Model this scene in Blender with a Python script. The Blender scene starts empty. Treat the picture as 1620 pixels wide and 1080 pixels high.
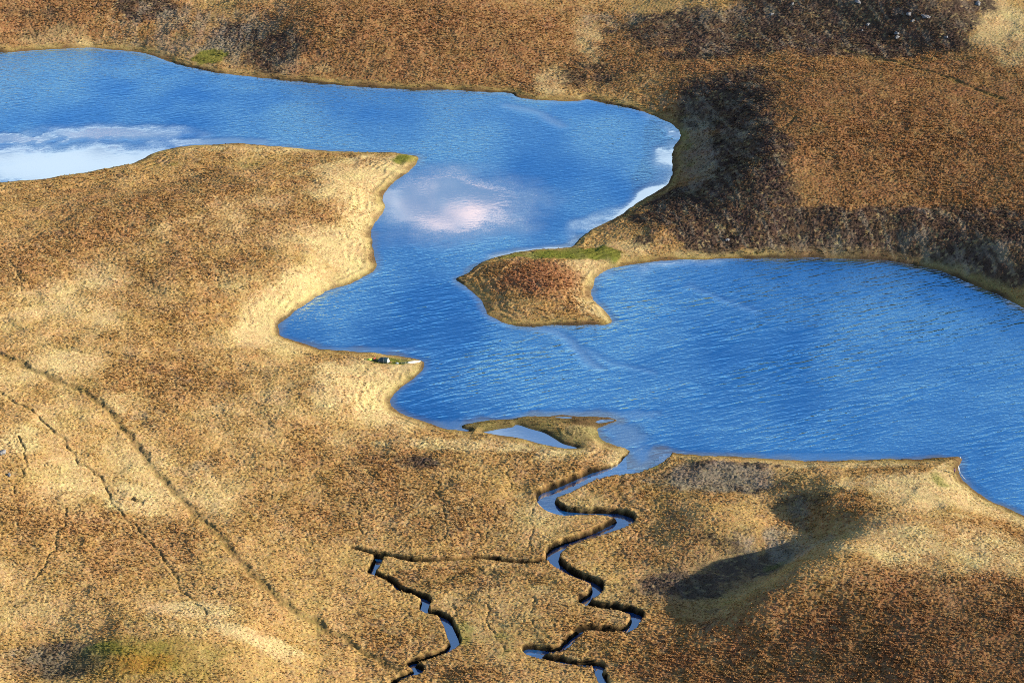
import bpy, bmesh, math, random
import numpy as np
from mathutils import Vector, Matrix

# ----------------------------------------------------------------------------------------------
# camera, sky, sun, exposure
# ----------------------------------------------------------------------------------------------
scene = bpy.context.scene
COL = scene.collection
CAM_H = 320.0
PITCH = math.radians(30.0)
HFOV = math.radians(24.0)
SUN_EL = math.radians(17.0)
SUN_AZ = math.radians(-10.0)          # from +x, turned a little towards the viewer

cam_d = bpy.data.cameras.new('camera')
cam = bpy.data.objects.new('camera', cam_d)
COL.objects.link(cam)
cam.location = (0, 0, CAM_H)
cam.rotation_euler = (math.pi / 2 - PITCH, 0, 0)
cam_d.sensor_width = 36
cam_d.lens = 18.0 / math.tan(HFOV / 2)
cam_d.clip_start = 5
cam_d.clip_end = 30000
scene.camera = cam

scene.view_settings.view_transform = 'Standard'
scene.view_settings.look = 'None'
scene.view_settings.exposure = 1.3
scene.view_settings.gamma = 1.0
scene.view_settings.use_curve_mapping = False
scene.cycles.use_denoising = False
scene.cycles.pixel_filter_type = 'BLACKMAN_HARRIS'
scene.cycles.filter_width = 0.9
scene.cycles.max_bounces = 5
scene.cycles.diffuse_bounces = 2
scene.cycles.glossy_bounces = 3

sun_dir = Vector((math.cos(SUN_EL) * math.cos(SUN_AZ), math.cos(SUN_EL) * math.sin(SUN_AZ), math.sin(SUN_EL)))
sd_ = bpy.data.lights.new('sun', 'SUN')
sd_.energy = 5.0
sd_.angle = math.radians(0.55)
sd_.color = (1.0, 0.89, 0.72)
sun = bpy.data.objects.new('sun', sd_)
COL.objects.link(sun)
sun.rotation_euler = sun_dir.to_track_quat('Z', 'Y').to_euler()

world = bpy.data.worlds.new('World')
scene.world = world
world.use_nodes = True


class NT:
    """small helper for writing node trees"""
    def __init__(self, tree):
        self.t = tree
        tree.nodes.clear()

    def n(self, kind, **kw):
        nd = self.t.nodes.new(kind)
        for k, v in kw.items():
            setattr(nd, k, v)
        return nd

    def put(self, sock, v):
        if hasattr(v, 'is_output'):
            self.t.links.new(v, sock)
        elif v is not None:
            sock.default_value = v

    def math(self, op, a, b=None, c=None, clamp=False):
        nd = self.n('ShaderNodeMath', operation=op, use_clamp=clamp)
        self.put(nd.inputs[0], a)
        self.put(nd.inputs[1], b)
        self.put(nd.inputs[2], c)
        return nd.outputs[0]

    def ramp(self, v, lo, hi, a=0.0, b=1.0):
        nd = self.n('ShaderNodeMapRange', interpolation_type='SMOOTHSTEP')
        self.put(nd.inputs[0], v)
        for i, q in enumerate((lo, hi, a, b)):
            self.put(nd.inputs[1 + i], q)
        return nd.outputs[0]

    def mix(self, f, a, b, blend='MIX'):
        nd = self.n('ShaderNodeMix', data_type='RGBA', blend_type=blend)
        self.put(nd.inputs[0], f)
        self.put(nd.inputs[6], a)
        self.put(nd.inputs[7], b)
        return nd.outputs[2]

    def noise(self, vec, scale, detail=2.0, rough=0.5, dist=0.0):
        nd = self.n('ShaderNodeTexNoise')
        self.put(nd.inputs['Vector'], vec)
        nd.inputs['Scale'].default_value = scale
        nd.inputs['Detail'].default_value = detail
        nd.inputs['Roughness'].default_value = rough
        nd.inputs['Distortion'].default_value = dist
        return nd.outputs[0]

    def mapping(self, vec, loc=(0, 0, 0), rot=(0, 0, 0), scale=(1, 1, 1)):
        nd = self.n('ShaderNodeMapping')
        self.put(nd.inputs[0], vec)
        nd.inputs[1].default_value = loc
        nd.inputs[2].default_value = rot
        nd.inputs[3].default_value = scale
        return nd.outputs[0]


W, Hpx = 1620.0, 1080.0
FPX = (W / 2) / math.tan(HFOV / 2)


def unproj(px, py, z=0.0):
    """photograph pixel -> the place on the level z it shows (numpy friendly)"""
    a = (np.asarray(px, float) - W / 2) / FPX
    b = (Hpx / 2 - np.asarray(py, float)) / FPX
    dx = a
    dy = math.cos(PITCH) + b * math.sin(PITCH)
    dz = -math.sin(PITCH) + b * math.cos(PITCH)
    t = (z - CAM_H) / dz
    return dx * t, dy * t


# --- sky: daylight with scattered fair-weather clouds and added veils that brighten the water -----------------------------------------
def sky_plane(px, py):
    """where a mirror-calm lake seen at this place looks in the cloud layer"""
    a = (px - W / 2) / FPX
    b = (Hpx / 2 - py) / FPX
    dx, dy, dz = a, math.cos(PITCH) + b * math.sin(PITCH), math.sin(PITCH) - b * math.cos(PITCH)
    return dx / dz, dy / dz


w = NT(world.node_tree)
tc = w.n('ShaderNodeTexCoord')
sep = w.n('ShaderNodeSeparateXYZ')
w.put(sep.inputs[0], tc.outputs['Generated'])
zc = w.math('MAXIMUM', sep.outputs[2], 0.02)
comb = w.n('ShaderNodeCombineXYZ')
w.put(comb.inputs[0], w.math('DIVIDE', sep.outputs[0], zc))
w.put(comb.inputs[1], w.math('DIVIDE', sep.outputs[1], zc))
P = comb.outputs[0]
sky = w.n('ShaderNodeTexSky', sky_type='NISHITA')
sky.sun_disc = False
sky.sun_elevation = SUN_EL
sky.sun_rotation = math.pi / 2 - SUN_AZ
sky.altitude = 300
sky.air_density = 1.0
sky.dust_density = 0.6
sky.ozone_density = 2.2
field = w.ramp(w.noise(w.mapping(P, (13.1, 4.7, 0)), 1.1, 2.0), 0.60, 0.78, 0.0, 0.75)   # scattered clouds all over the sky
pinkf = field
for (cx, cy, rx, ry, k, pink) in ((752, 338, 85, 24, 0.85, 1), (672, 294, 60, 16, 0.7, 1), (655, 325, 70, 34, 0.62, 1), (690, 355, 80, 20, 0.75, 1), (618, 300, 34, 28, 0.6, 1),
                                  (120, 264, 250, 42, 1.15, 0), (-150, 264, 220, 50, 1.15, 0), (190, 210, 110, 8, 0.8, 1), (30, 219, 60, 6, 0.65, 1),
                                  (300, 212, 40, 6, 0.6, 1), (1010, 290, 150, 90, 0.95, 0), (860, 393, 140, 24, 0.95, 0), (900, 710, 300, 90, 0.5, 0), (900, 545, 120, 60, 0.45, 0), (850, 180, 80, 30, 0.45, 0)):  # last, thinnest ones: veils added to make the water reflect paler
    x0, y0 = sky_plane(cx, cy)
    x1, _ = sky_plane(cx + rx, cy)
    _, y1 = sky_plane(cx, cy + ry)
    m = w.mapping(P, (-x0 / abs(x1 - x0), -y0 / abs(y1 - y0), 0), (0, 0, 0), (1 / abs(x1 - x0), 1 / abs(y1 - y0), 0))
    ln = w.n('ShaderNodeVectorMath', operation='LENGTH')
    w.put(ln.inputs[0], m)
    f_ = w.ramp(ln.outputs['Value'], 0.15, 1.45, k, 0.0)
    field = w.math('MAXIMUM', field, f_)
    if pink:
        pinkf = w.math('MAXIMUM', pinkf, f_)
detail = w.noise(P, 17.0, 6.0, 0.65)
dens = w.ramp(w.math('ADD', field, w.math('MULTIPLY_ADD', detail, 2.0, -1.0)), 0.22, 0.95)
cl_col = w.mix(w.ramp(w.math('ADD', w.math('MULTIPLY', w.noise(P, 25.0, 4.0, .6), 0.7), w.math('MULTIPLY', pinkf, 0.55)), 0.45, 0.85), (2.9, 3.7, 4.5, 1), (5.7, 4.5, 4.4, 1))
final = w.mix(dens, sky.outputs[0], cl_col)
bg = w.n('ShaderNodeBackground')
w.put(bg.inputs[0], final)
bg.inputs[1].default_value = 0.092
wo = w.n('ShaderNodeOutputWorld')
w.t.links.new(bg.outputs[0], wo.inputs[0])

# ----------------------------------------------------------------------------------------------
# numpy noise
# ----------------------------------------------------------------------------------------------
_rs = np.random.RandomState(7)
_PERM = _rs.permutation(4096).astype(np.int32)
_GA = _rs.rand(4096) * 2 * math.pi
_GX, _GY = np.cos(_GA).astype(np.float32), np.sin(_GA).astype(np.float32)
_RV = _rs.rand(4096).astype(np.float32)
_RV2 = _rs.rand(4096).astype(np.float32)
_RV3 = _rs.rand(4096).astype(np.float32)


def _hash(i, j):
    return _PERM[(_PERM[i & 4095] + j) & 4095]


def gnoise(x, y):
    """gradient noise, about -0.7..0.7"""
    xi = np.floor(x).astype(np.int32)
    yi = np.floor(y).astype(np.int32)
    fx = (x - xi).astype(np.float32)
    fy = (y - yi).astype(np.float32)
    u = fx * fx * fx * (fx * (fx * 6 - 15) + 10)
    v = fy * fy * fy * (fy * (fy * 6 - 15) + 10)

    def g(a, b, ox, oy):
        h = _hash(xi + a, yi + b)
        return _GX[h] * (fx - ox) + _GY[h] * (fy - oy)
    n0 = g(0, 0, 0, 0) * (1 - u) + g(1, 0, 1, 0) * u
    n1 = g(0, 1, 0, 1) * (1 - u) + g(1, 1, 1, 1) * u
    return n0 * (1 - v) + n1 * v


def fbm(x, y, scale, octaves=3, gain=0.5, seed=0.0):
    s, a, f = 0, 1.0, 1.0 / scale
    for k in range(octaves):
        s = s + a * gnoise(x * f + seed + 17.3 * k, y * f - seed * 1.7 + 9.1 * k)
        a *= gain
        f *= 2.03
    return s


def worley(x, y, size, seed=0):
    """F1, F2 and a random number of the nearest cell"""
    gx, gy = x / size + seed, y / size - seed
    xi = np.floor(gx).astype(np.int32)
    yi = np.floor(gy).astype(np.int32)
    f1 = np.full(gx.shape, 9.0, np.float32)
    f2 = np.full(gx.shape, 9.0, np.float32)
    rid = np.zeros(gx.shape, np.float32)
    for a in (-1, 0, 1):
        for b in (-1, 0, 1):
            h = _hash(xi + a, yi + b)
            dx = (xi + a + _RV[h] - gx).astype(np.float32)
            dy = (yi + b + _RV2[h] - gy).astype(np.float32)
            d = np.sqrt(dx * dx + dy * dy)
            near = d < f1
            f2 = np.where(near, f1, np.minimum(f2, d))
            f1 = np.where(near, d, f1)
            rid = np.where(near, _RV3[h], rid)
    return f1, f2, rid


def sstep(a, b, v):
    t = np.clip((v - a) / (b - a), 0, 1)
    return t * t * (3 - 2 * t)


# ----------------------------------------------------------------------------------------------
# shorelines, traced on the map
# ----------------------------------------------------------------------------------------------
NORTH = [(-420, 150), (-330, 112), (-200, 92), (-80, 86), (0, 83), (25, 82), (60, 79), (100, 77), (133, 76), (145, 76), (175, 79), (210, 82), (240, 88),
         (265, 97), (300, 106), (330, 113), (370, 118), (410, 123), (450, 128), (490, 131), (540, 135), (600, 140), (660, 142),
         (720, 143), (775, 146), (808, 148), (815, 152), (830, 156), (860, 159), (890, 160), (915, 160), (928, 157), (945, 160),
         (975, 166), (1010, 174), (1035, 184), (1055, 192), (1068, 200), (1077, 210), (1074, 222), (1064, 235), (1061, 248),
         (1064, 262), (1064, 275), (1057, 290), (1040, 303), (1015, 317), (1000, 327), (980, 341), (950, 356), (925, 370),
         (912, 381), (906, 389), (893, 391), (860, 394), (820, 399), (790, 405), (768, 413), (750, 424), (735, 434), (722, 441),
         (735, 452), (752, 465), (760, 474), (765, 480), (768, 490), (771, 497), (785, 505), (808, 513), (830, 516), (870, 514.5),
         (910, 514), (945, 514), (963, 512), (968, 506), (955, 490), (945, 480), (937, 470), (935, 460), (938, 447), (945, 437),
         (955, 430), (975, 424), (1000, 419), (1030, 414), (1080, 411), (1130, 410), (1200, 409), (1280, 408), (1330, 409),
         (1390, 411), (1430, 416), (1480, 427), (1510, 438), (1535, 450), (1560, 459), (1580, 466), (1600, 477), (1620, 487),
         (1690, 525), (1760, 580), (1830, 660)]
SOUTH_E = [(1820, 760), (1760, 840), (1690, 838), (1620, 815), (1595, 805), (1570, 795), (1555, 785), (1540, 772), (1525, 757), (1517, 745), (1515, 737),
           (1518, 724), (1500, 724), (1450, 726), (1400, 726), (1350, 728), (1300, 729), (1250, 728), (1200, 725), (1150, 721),
           (1100, 718), (1065, 714), (1045, 711), (1034, 717), (1026, 730), (1014, 738), (1003, 736), (1001, 720)]
ISLET = [(991, 711), (978, 705.5), (962, 700), (949, 693), (945, 683), (944, 678), (955, 673), (973, 666.7), (985, 664.5), (973, 662.5), (962, 659),
         (944, 657), (922, 658.5), (900, 657), (878, 657), (864, 659), (842, 658.5), (824, 660), (811, 663), (789, 664), (762, 666.7),
         (740, 670), (728, 675.5), (742, 681.5)]
WEST = [(722, 679), (705, 676), (680, 670), (650, 660), (630, 650), (619, 638), (620, 628), (632, 614), (650, 600), (665, 588),
        (672, 580), (671, 573), (660, 568), (640, 564), (600, 559), (560, 556), (535, 555), (505, 551), (480, 544), (457, 537),
        (448, 534), (442, 528), (441, 517), (450, 507), (470, 490), (500, 470), (533, 455), (555, 448), (575, 438), (590, 430),
        (596, 418), (593, 400), (590, 385), (588, 370), (591, 355), (600, 342), (609, 328), (605, 318), (607, 305), (620, 292),
        (640, 276), (655, 262), (665, 249), (640, 244), (600, 242), (540, 240), (480, 236), (430, 231), (380, 227.5), (340, 228),
        (300, 230), (265, 236), (240, 244), (215, 256), (190, 262), (150, 270), (110, 277), (60, 284), (0, 290), (-120, 302), (-300, 300), (-420, 240)]
POND = [(764, 683.5), (793, 678), (811, 675.5), (815.5, 672), (824, 673), (838, 678), (860, 684), (878, 694), (891, 702), (913, 708),
        (900, 710), (878, 706.7), (855.5, 702), (833, 695.5), (811, 691), (789, 688)]
POOL_A = [(942, 667), (950, 664), (965, 663), (972, 665), (962, 667), (948, 669)]
POOL_B = [(876, 660), (890, 658.6), (906, 660), (898, 661.6)]
# streams: px, py, half width in metres
RIVER = [(1030, 716, 4.5), (1012, 731, 3.6), (998, 739, 2.9), (975, 746, 2.1), (945, 754.5, 2.0), (915, 767, 2.0), (890, 779, 2.2), (868, 787, 2.2), (864, 796, 2.0),
         (872, 806, 1.9), (888, 814, 1.7), (915, 816, 1.2), (945, 816.5, 1.1), (972, 818.5, 1.4), (990, 824, 1.8), (985, 831, 1.7),
         (960, 842.5, 1.5), (930, 854, 1.2), (900, 864, 1.2), (880, 875, 1.5), (874, 886, 1.2), (884, 899, 1.0), (900, 909, .8), (920, 918, .8),
         (936, 925, .9), (945, 934, 1.0), (938, 945, .9), (922, 956, 0.9), (936, 962, .7), (962, 966, .7), (987, 970, .8), (1008, 977, 1.1),
         (1004, 987, 0.9), (993, 999, .9), (978, 1001, .7), (961, 1001, .7), (937, 999, .6), (920, 1002, .6), (908, 1012, .6), (897, 1022, .8),
         (893, 1028, .7), (878, 1033, .8), (853, 1033, 1.1), (836, 1031, 1.0), (842, 1038, .8), (862, 1044, .6), (887, 1049, .6), (913, 1053, .5), (937, 1055, .8),
         (949, 1058, .9), (946, 1064, .7), (950, 1072, .8), (954, 1081, .8), (960, 1096, .8), (985, 1120, .8), (1000, 1160, .8)]
DITCH = [(870, 889, .6), (850, 895, .35), (830, 895, .3), (800, 892, .35), (770, 888, .35), (740, 890, .25), (700, 893, .25), (665, 895, .4), (640, 892, .35),
         (620, 888, .25), (600, 886, .5), (580, 882, .3), (558, 878, .1)]
BURN = [(602, 887, .6), (597, 894, .8), (592, 905, .75), (588, 913, .6), (604, 919, .4), (621, 927, .4), (632, 936, .5), (647, 942, .35), (663, 947, .4), (674, 954, .7),
        (671, 966, .8), (676, 973, .45), (691, 976, .4), (701, 980, .6), (708, 989, .85), (713, 1002, .95), (720, 1018, .85), (716, 1027, .7), (700, 1037, .5), (676, 1046, .4),
        (655, 1053, .55), (650, 1057, .5), (664, 1063, .8), (658, 1068, .8), (640, 1074, .5), (625, 1084, .4), (600, 1110, .5)]


def spline(pts, n=5):
    p = np.array(pts, float)
    q = np.vstack([2 * p[0] - p[1], p, 2 * p[-1] - p[-2]])
    out = []
    for i in range(1, len(q) - 2):
        for k in range(n):
            t = k / n
            a, b, c, d = q[i - 1], q[i], q[i + 1], q[i + 2]
            out.append(0.5 * ((2 * b) + (c - a) * t + (2 * a - 5 * b + 4 * c - d) * t * t + (3 * b - a - 3 * c + d) * t ** 3))
    out.append(p[-1])
    return np.array(out)


def to_world(pts, z=0.0):
    p = np.array(pts, float)
    x, y = unproj(p[:, 0], p[:, 1], z)
    return np.column_stack([x, y] + ([p[:, 2]] if p.shape[1] > 2 else []))


lake_w = to_world(spline(NORTH + SOUTH_E + ISLET + WEST + [NORTH[0]], 3))
pond_w = to_world(spline(POND + [POND[0]], 3))
pools_w = [to_world(spline(q + [q[0]], 3)) for q in (POOL_A, POOL_B)]
RIVER = [(a, b, c * 1.08) for a, b, c in RIVER[:20]] + [(a, b + 1.0, c * 1.15) for a, b, c in RIVER[20:]]
river_w = to_world(spline(RIVER, 4))
ditch_w = to_world(spline(DITCH, 4))
burn_w = to_world(spline([(a, b, c * 1.15) for a, b, c in BURN], 4))


def dist_lines(x, y, line, widths=False):
    d = np.full(x.shape, 1e9)
    for i in range(len(line) - 1):
        ax, ay = line[i, 0], line[i, 1]
        bx, by = line[i + 1, 0] - ax, line[i + 1, 1] - ay
        l2 = bx * bx + by * by + 1e-9
        t = np.clip(((x - ax) * bx + (y - ay) * by) / l2, 0, 1)
        dd = np.hypot(x - ax - t * bx, y - ay - t * by)
        if widths:
            dd = dd - (line[i, 2] + t * (line[i + 1, 2] - line[i, 2]))
        np.minimum(d, dd, out=d)
    return d


def inside(x, y, poly):
    ins = np.zeros(x.shape, bool)
    for i in range(len(poly) - 1):
        x0, y0, x1, y1 = poly[i, 0], poly[i, 1], poly[i + 1, 0], poly[i + 1, 1]
        if y0 == y1:
            continue
        c = ((y0 > y) != (y1 > y)) & (x < (x1 - x0) * (y - y0) / (y1 - y0) + x0)
        ins ^= c
    return ins


def sdist(x, y, poly):
    d = dist_lines(x, y, poly)
    return np.where(inside(x, y, poly), -d, d)


# coarse fields on a 1 m raster
CX0, CX1, CY0, CY1 = -262, 262, 350, 890
cx = np.arange(CX0, CX1 + 0.5, 1.0)
cy = np.arange(CY0, CY1 + 0.5, 1.0)
GXc, GYc = np.meshgrid(cx, cy)
sd_lake_c = sdist(GXc, GYc, lake_w)
east_c = -np.gradient(sd_lake_c, axis=1)


def cubic_w(c, c0, n):
    """Catmull-Rom gather indices and weights for coordinates c on a unit raster from c0 with n samples"""
    g = np.clip(c - c0, 0, n - 1.001)
    i = np.floor(g).astype(int)
    t = g - i
    idx = np.stack([np.clip(i + k, 0, n - 1) for k in (-1, 0, 1, 2)])
    ww = np.stack([0.5 * (-t + 2 * t * t - t ** 3), 0.5 * (2 - 5 * t * t + 3 * t ** 3), 0.5 * (t + 4 * t * t - 3 * t ** 3), 0.5 * (-t * t + t ** 3)])
    return idx, ww


def upsample(field_, xs, ys, c0x=CX0, c0y=CY0, step=1.0):
    ny, nx = field_.shape
    iy, wy = cubic_w(ys / step, c0y / step, ny)
    ix, wx = cubic_w(xs / step, c0x / step, nx)
    rows = sum(field_[iy[k]] * wy[k][:, None] for k in range(4))
    if xs.ndim == 1:
        return sum(rows[:, ix[k]] * wx[k][None, :] for k in range(4)).astype(np.float32)
    return sum(np.take_along_axis(rows, ix[k], 1) * wx[k] for k in range(4)).astype(np.float32)


# ----------------------------------------------------------------------------------------------
# the lie of the land: spot heights (px, py, metres above the water)
# ----------------------------------------------------------------------------------------------
SPOTS = [
    # western peninsula and moor
    (300, 300, 4), (150, 320, 5), (450, 290, 3.4), (545, 330, 2.6), (480, 440, 3.4), (300, 470, 5), (100, 440, 6.5), (0, 380, 7.5), (350, 600, 5), (400, 380, 5),
    (510, 610, 4.2), (570, 640, 2.2), (500, 690, 3), (200, 590, 7.2), (50, 600, 9), (0, 700, 11.5), (150, 750, 8), (300, 750, 5.5), (450, 760, 3.6),
    (650, 760, 1.9), (800, 760, 1.3), (750, 850, 1.2), (550, 850, 2), (400, 850, 4), (250, 880, 6), (100, 900, 8.6), (0, 880, 10),
    (330, 972, 7.4), (390, 1000, 7.2), (200, 1005, 9.3), (450, 1030, 4.4), (80, 1060, 7), (550, 950, 1.5), (600, 1000, 1.2), (520, 1065, 2.0), (300, 1050, 8.4),
    (620, 590, 0.9), (640, 575, 0.7), (600, 570, 0.8), (590, 1075, 1.2), (200, 240, 3.0),
    # bog between the streams
    (800, 950, 1.0), (750, 1050, 1.0), (950, 880, 1.4), (1040, 830, 1.0), (1000, 900, 1.0), (1000, 1040, 1.0), (900, 800, 1.1), (940, 790, 1.3), (700, 960, 1.0), (860, 980, 1.0), (800, 1070, 1.0), (640, 940, 1.0),
    (700, 720, 1.6), (840, 725, 1.0), (930, 725, 0.9), (850, 670, 0.6), (900, 672, 0.6), (930, 840, 1.3), (800, 880, 1.0),
    # eastern headland with its ridge
    (1120, 722, 1.6), (1200, 730, 1.7), (1130, 757, 0.9), (1200, 775, 1.3), (1250, 815, 1.8), (1190, 880, 1.3), (1080, 930, 1.2), (1240, 868, 2.0), (1110, 815, 3.0), (1175, 822, 2.8), (1060, 960, 1.3), (1140, 920, 1.3),
    (1320, 858, 9.6), (1255, 900, 9.6), (1195, 942, 7.6), (1130, 985, 3.8), (1070, 1015, 1.6), (1315, 849, 3.2), (1250, 892, 2.2), (1188, 934, 1.8), (1125, 977, 1.5),
    (1315, 805, 5.6), (1280, 762, 3.6), (1400, 880, 9.4), (1500, 940, 9.2), (1300, 980, 6.8), (1170, 1030, 2.8), (1600, 980, 10.5), (1450, 1060, 8.2), (1250, 1060, 4.6), (1620, 1060, 10),
    (1500, 790, 3.6), (1560, 850, 5.5), (1600, 890, 7.5), (1450, 800, 6), (1400, 757, 3.4), (1350, 765, 4.8), (1080, 1060, 1.9), (1380, 820, 7.6),
    (1495, 745, 1.0),
    # narrow peninsula in the middle
    (860, 432, 2.3), (820, 445, 1.9), (880, 455, 1.8), (790, 430, 1.2), (900, 480, 1.2), (850, 490, 1.2), (900, 408, 1.0), (960, 410, 1.1),
    # eastern hill
    (1030, 140, 2.6), (1100, 112, 5.0), (1165, 142, 8), (1222, 190, 11.5), (1225, 240, 12), (1195, 292, 9.5), (1130, 328, 5.5), (1050, 350, 2.6), (1160, 190, 7.2), (1165, 250, 7.5),
    (1105, 190, 2.2), (1095, 265, 2.0), (1350, 190, 12), (1500, 240, 12), (1620, 300, 11), (1300, 310, 8.8), (1450, 325, 8.2), (1600, 350, 8.6), (1280, 250, 11.5),
    (1090, 368, 2.6), (1200, 358, 4.6), (1330, 352, 6.2), (1450, 360, 6.6), (1600, 395, 7.2), (1150, 396, 1.0), (1300, 396, 1.2), (1420, 398, 1.6), (1550, 440, 2.2), (1000, 385, 1.2),
    (1000, 95, 3.6), (1050, 65, 5.2), (1200, 115, 8), (1400, 112, 11), (1600, 140, 12.8), (1150, 60, 6.6), (1300, 75, 8.5), (1500, 88, 11), (1440, 76, 9.8), (1220, 68, 7.6),
    (1220, 25, 9.6), (1330, 20, 12.5), (1440, 25, 15.5), (1485, 18, 17), (1500, 55, 13.5), (1600, 40, 14.8), (1100, 8, 8.5), (1540, 5, 17.5), (1300, -40, 18), (1600, -60, 21),
    # northern shore
    (872, 112, 1.2), (935, 42, 3.2), (1000, 18, 5.5), (600, 55, 7), (800, 45, 6), (700, 100, 3.0), (840, 70, 4.4), (500, 45, 7.8), (440, 30, 7.4), (330, 85, 1.6), (300, 45, 4), (200, 25, 5),
    (250, 70, 1.6), (100, 30, 5), (0, 20, 6), (60, 58, 1.8), (450, 105, 1.8), (150, 50, 2.4), (600, -20, 10), (300, -20, 7), (900, -20, 8), (100, -20, 8), (1100, -60, 13), (600, 110, 2.2),
    (870, 145, 0.5), (150, 66, 0.8), (390, 70, 3.0),
    # beyond the edges
    (-120, 380, 9), (-150, 600, 12), (-150, 850, 13), (-100, 1060, 11), (0, 1150, 9), (300, 1180, 6), (600, 1160, 2), (900, 1180, 1.5), (1200, 1180, 5), (1500, 1180, 11), (1720, 1100, 13), (1740, 950, 10),
    (1750, 400, 9), (1750, 200, 13), (1750, 20, 17), (-150, 40, 10), (1400, -140, 30), (900, -160, 16), (400, -160, 14), (-100, -160, 14),
]
sp = np.array(SPOTS, float)
sx, sy = unproj(sp[:, 0], sp[:, 1], sp[:, 2])
shore_pts = lake_w[::3]
keep = (np.abs(shore_pts[:, 0]) < 250)
shore_pts = shore_pts[keep]
pX = np.concatenate([sx, shore_pts[:, 0]])
pY = np.concatenate([sy, shore_pts[:, 1]])
pZ = np.concatenate([sp[:, 2], np.full(len(shore_pts), 0.15)])
S = 100.0
r = np.hypot(pX[:, None] - pX[None], pY[:, None] - pY[None]) / S


def phi(r):
    return np.where(r > 1e-9, r * r * np.log(np.maximum(r, 1e-9)), 0.0)


n = len(pX)
A = np.zeros((n + 3, n + 3))
A[:n, :n] = phi(r) + np.eye(n) * 8e-4
Pm = np.column_stack([np.ones(n), pX / S, pY / S])
A[:n, n:] = Pm
A[n:, :n] = Pm.T
coef = np.linalg.solve(A, np.concatenate([pZ, np.zeros(3)]))
STEP = 3.0
rx_ = np.arange(-270, 270.1, STEP)
ry_ = np.arange(342, 903, STEP)
RX, RY = np.meshgrid(rx_, ry_)
rel = np.zeros(RX.shape)
for k in range(n):
    rel += coef[k] * phi(np.hypot(RX - pX[k], RY - pY[k]) / S)
rel += coef[n] + coef[n + 1] * RX / S + coef[n + 2] * RY / S
rel = np.clip(rel, -3, 60)

# ----------------------------------------------------------------------------------------------
# vertex grid: fine where the photograph looks, coarse out to the horizon
# ----------------------------------------------------------------------------------------------
def axis(lo, hi, step, far, grow=1.22):
    inner = np.arange(lo, hi + step * 0.5, step)
    out, s, p = [], step, hi
    while p < far:
        s *= grow
        p += s
        out.append(p)
    neg, s, p = [], step, lo
    while p > -far:
        s *= grow
        p -= s
        neg.append(p)
    return np.concatenate([neg[::-1], inner, out])


us = axis(-197.0, 197.0, 0.29, 9000.0)                     # columns fan out with distance
ys, yy_ = [384.0], 384.0
while yy_ < 814:
    yy_ += 0.262 + 0.16 * (yy_ - 384) / 428
    ys.append(yy_)
tail = axis(ys[0], ys[-1], 0.4, 9000.0)
ys = np.concatenate([tail[tail < 383.9], ys, tail[tail > ys[-1] + 0.1]])
NX, NY = len(us), len(ys)
fan = 0.63 + 0.37 * np.clip((ys - 384) / 428, 0, 1)
X = us[None, :] * fan[:, None]
Y = np.repeat(ys[:, None], NX, axis=1).astype(np.float32)
X = X.astype(np.float32)
sd = upsample(sd_lake_c, X, ys)
# past the coarse raster the distance keeps growing
ox = np.maximum(0, np.maximum(CX0 - X, X - CX1))
oy = np.maximum(0, np.maximum(CY0 - Y, Y - CY1))
off = np.hypot(ox, oy).astype(np.float32)
sd = np.maximum(sd, np.where(off > 0, np.minimum(sd + off, 60), sd)).astype(np.float32)
H = upsample(rel, X, ys, -270, 342, STEP)
t_out = sstep(0, 500, off)
hills = 18 + 60 * np.abs(fbm(X, Y, 1500, 3, 0.5, 3.1)) + 12 * fbm(X, Y, 300, 2, .5, 8.0)
H = H * (1 - t_out) + hills.astype(np.float32) * t_out


def sub_block(line, m=14.0):
    return block(line[:, 0].min() - m, line[:, 0].max() + m, line[:, 1].min() - m, line[:, 1].max() + m)


def block(x0, x1, y0, y1):
    iy = np.where((ys > y0) & (ys < y1))[0]
    if len(iy) == 0:
        return None
    f = fan[iy[0]:iy[-1] + 1]
    ix = np.where((us > min((x0 / f).min(), (x0 / f).max())) & (us < max((x1 / f).min(), (x1 / f).max())))[0]
    if len(ix) == 0:
        return None
    return slice(iy[0], iy[-1] + 1), slice(ix[0], ix[-1] + 1)


def field_of(line, widths, m=14.0, far=14.0):
    out = np.full((NY, NX), far, np.float32)
    sy_, sx_ = sub_block(line, m)
    out[sy_, sx_] = np.minimum(far, dist_lines(X[sy_, sx_], Y[sy_, sx_], line, widths))
    return out


riv = field_of(river_w, True)
riv = np.minimum(riv, field_of(burn_w, True))
dit = field_of(ditch_w, True)
wob = (0.35 * fbm(X, Y, 3.5, 2, .5, 5.0) + 0.22 * gnoise(X / 0.9, Y / 0.9)).astype(np.float32)
riv += wob * 0.8
dit += wob * 0.5
pond_sd = np.full((NY, NX), 14, np.float32)
for q in [pond_w] + pools_w:
    b = sub_block(q, 10)
    pond_sd[b] = np.minimum(pond_sd[b], sdist(X[b], Y[b], q))
sdl = sd + (wob * 1.0 + 0.9 * fbm(X, Y, 11, 3, .55, 121.0)) * sstep(-3, 1, sd) * (off == 0)
shore = np.minimum(sdl, pond_sd)

land = np.maximum(H, 0.25 + 0.05 * np.clip(shore, 0, 12))
beach = 0.16 * np.clip(shore, 0, 2.2)
h = np.where(shore > 0, beach + land * (1 - np.exp(-np.clip(shore, 0, 200) / 4.0)), shore * 0.35)
turf = sstep(-0.05, 0.2, fbm(X, Y, 24, 3, .6, 131.0)).astype(np.float32) * (off == 0)
h = (h + 0.26 * turf * sstep(0.15, 0.6, shore)).astype(np.float32)

# gentle unevenness of the moor
inl = sstep(1.0, 9.0, np.minimum(shore, riv * 1.5)).astype(np.float32)
h += inl * (0.7 * fbm(X, Y, 34, 3, .45, 1.0) + 0.14 * fbm(X, Y, 6.5, 2, .5, 2.0))

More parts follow.
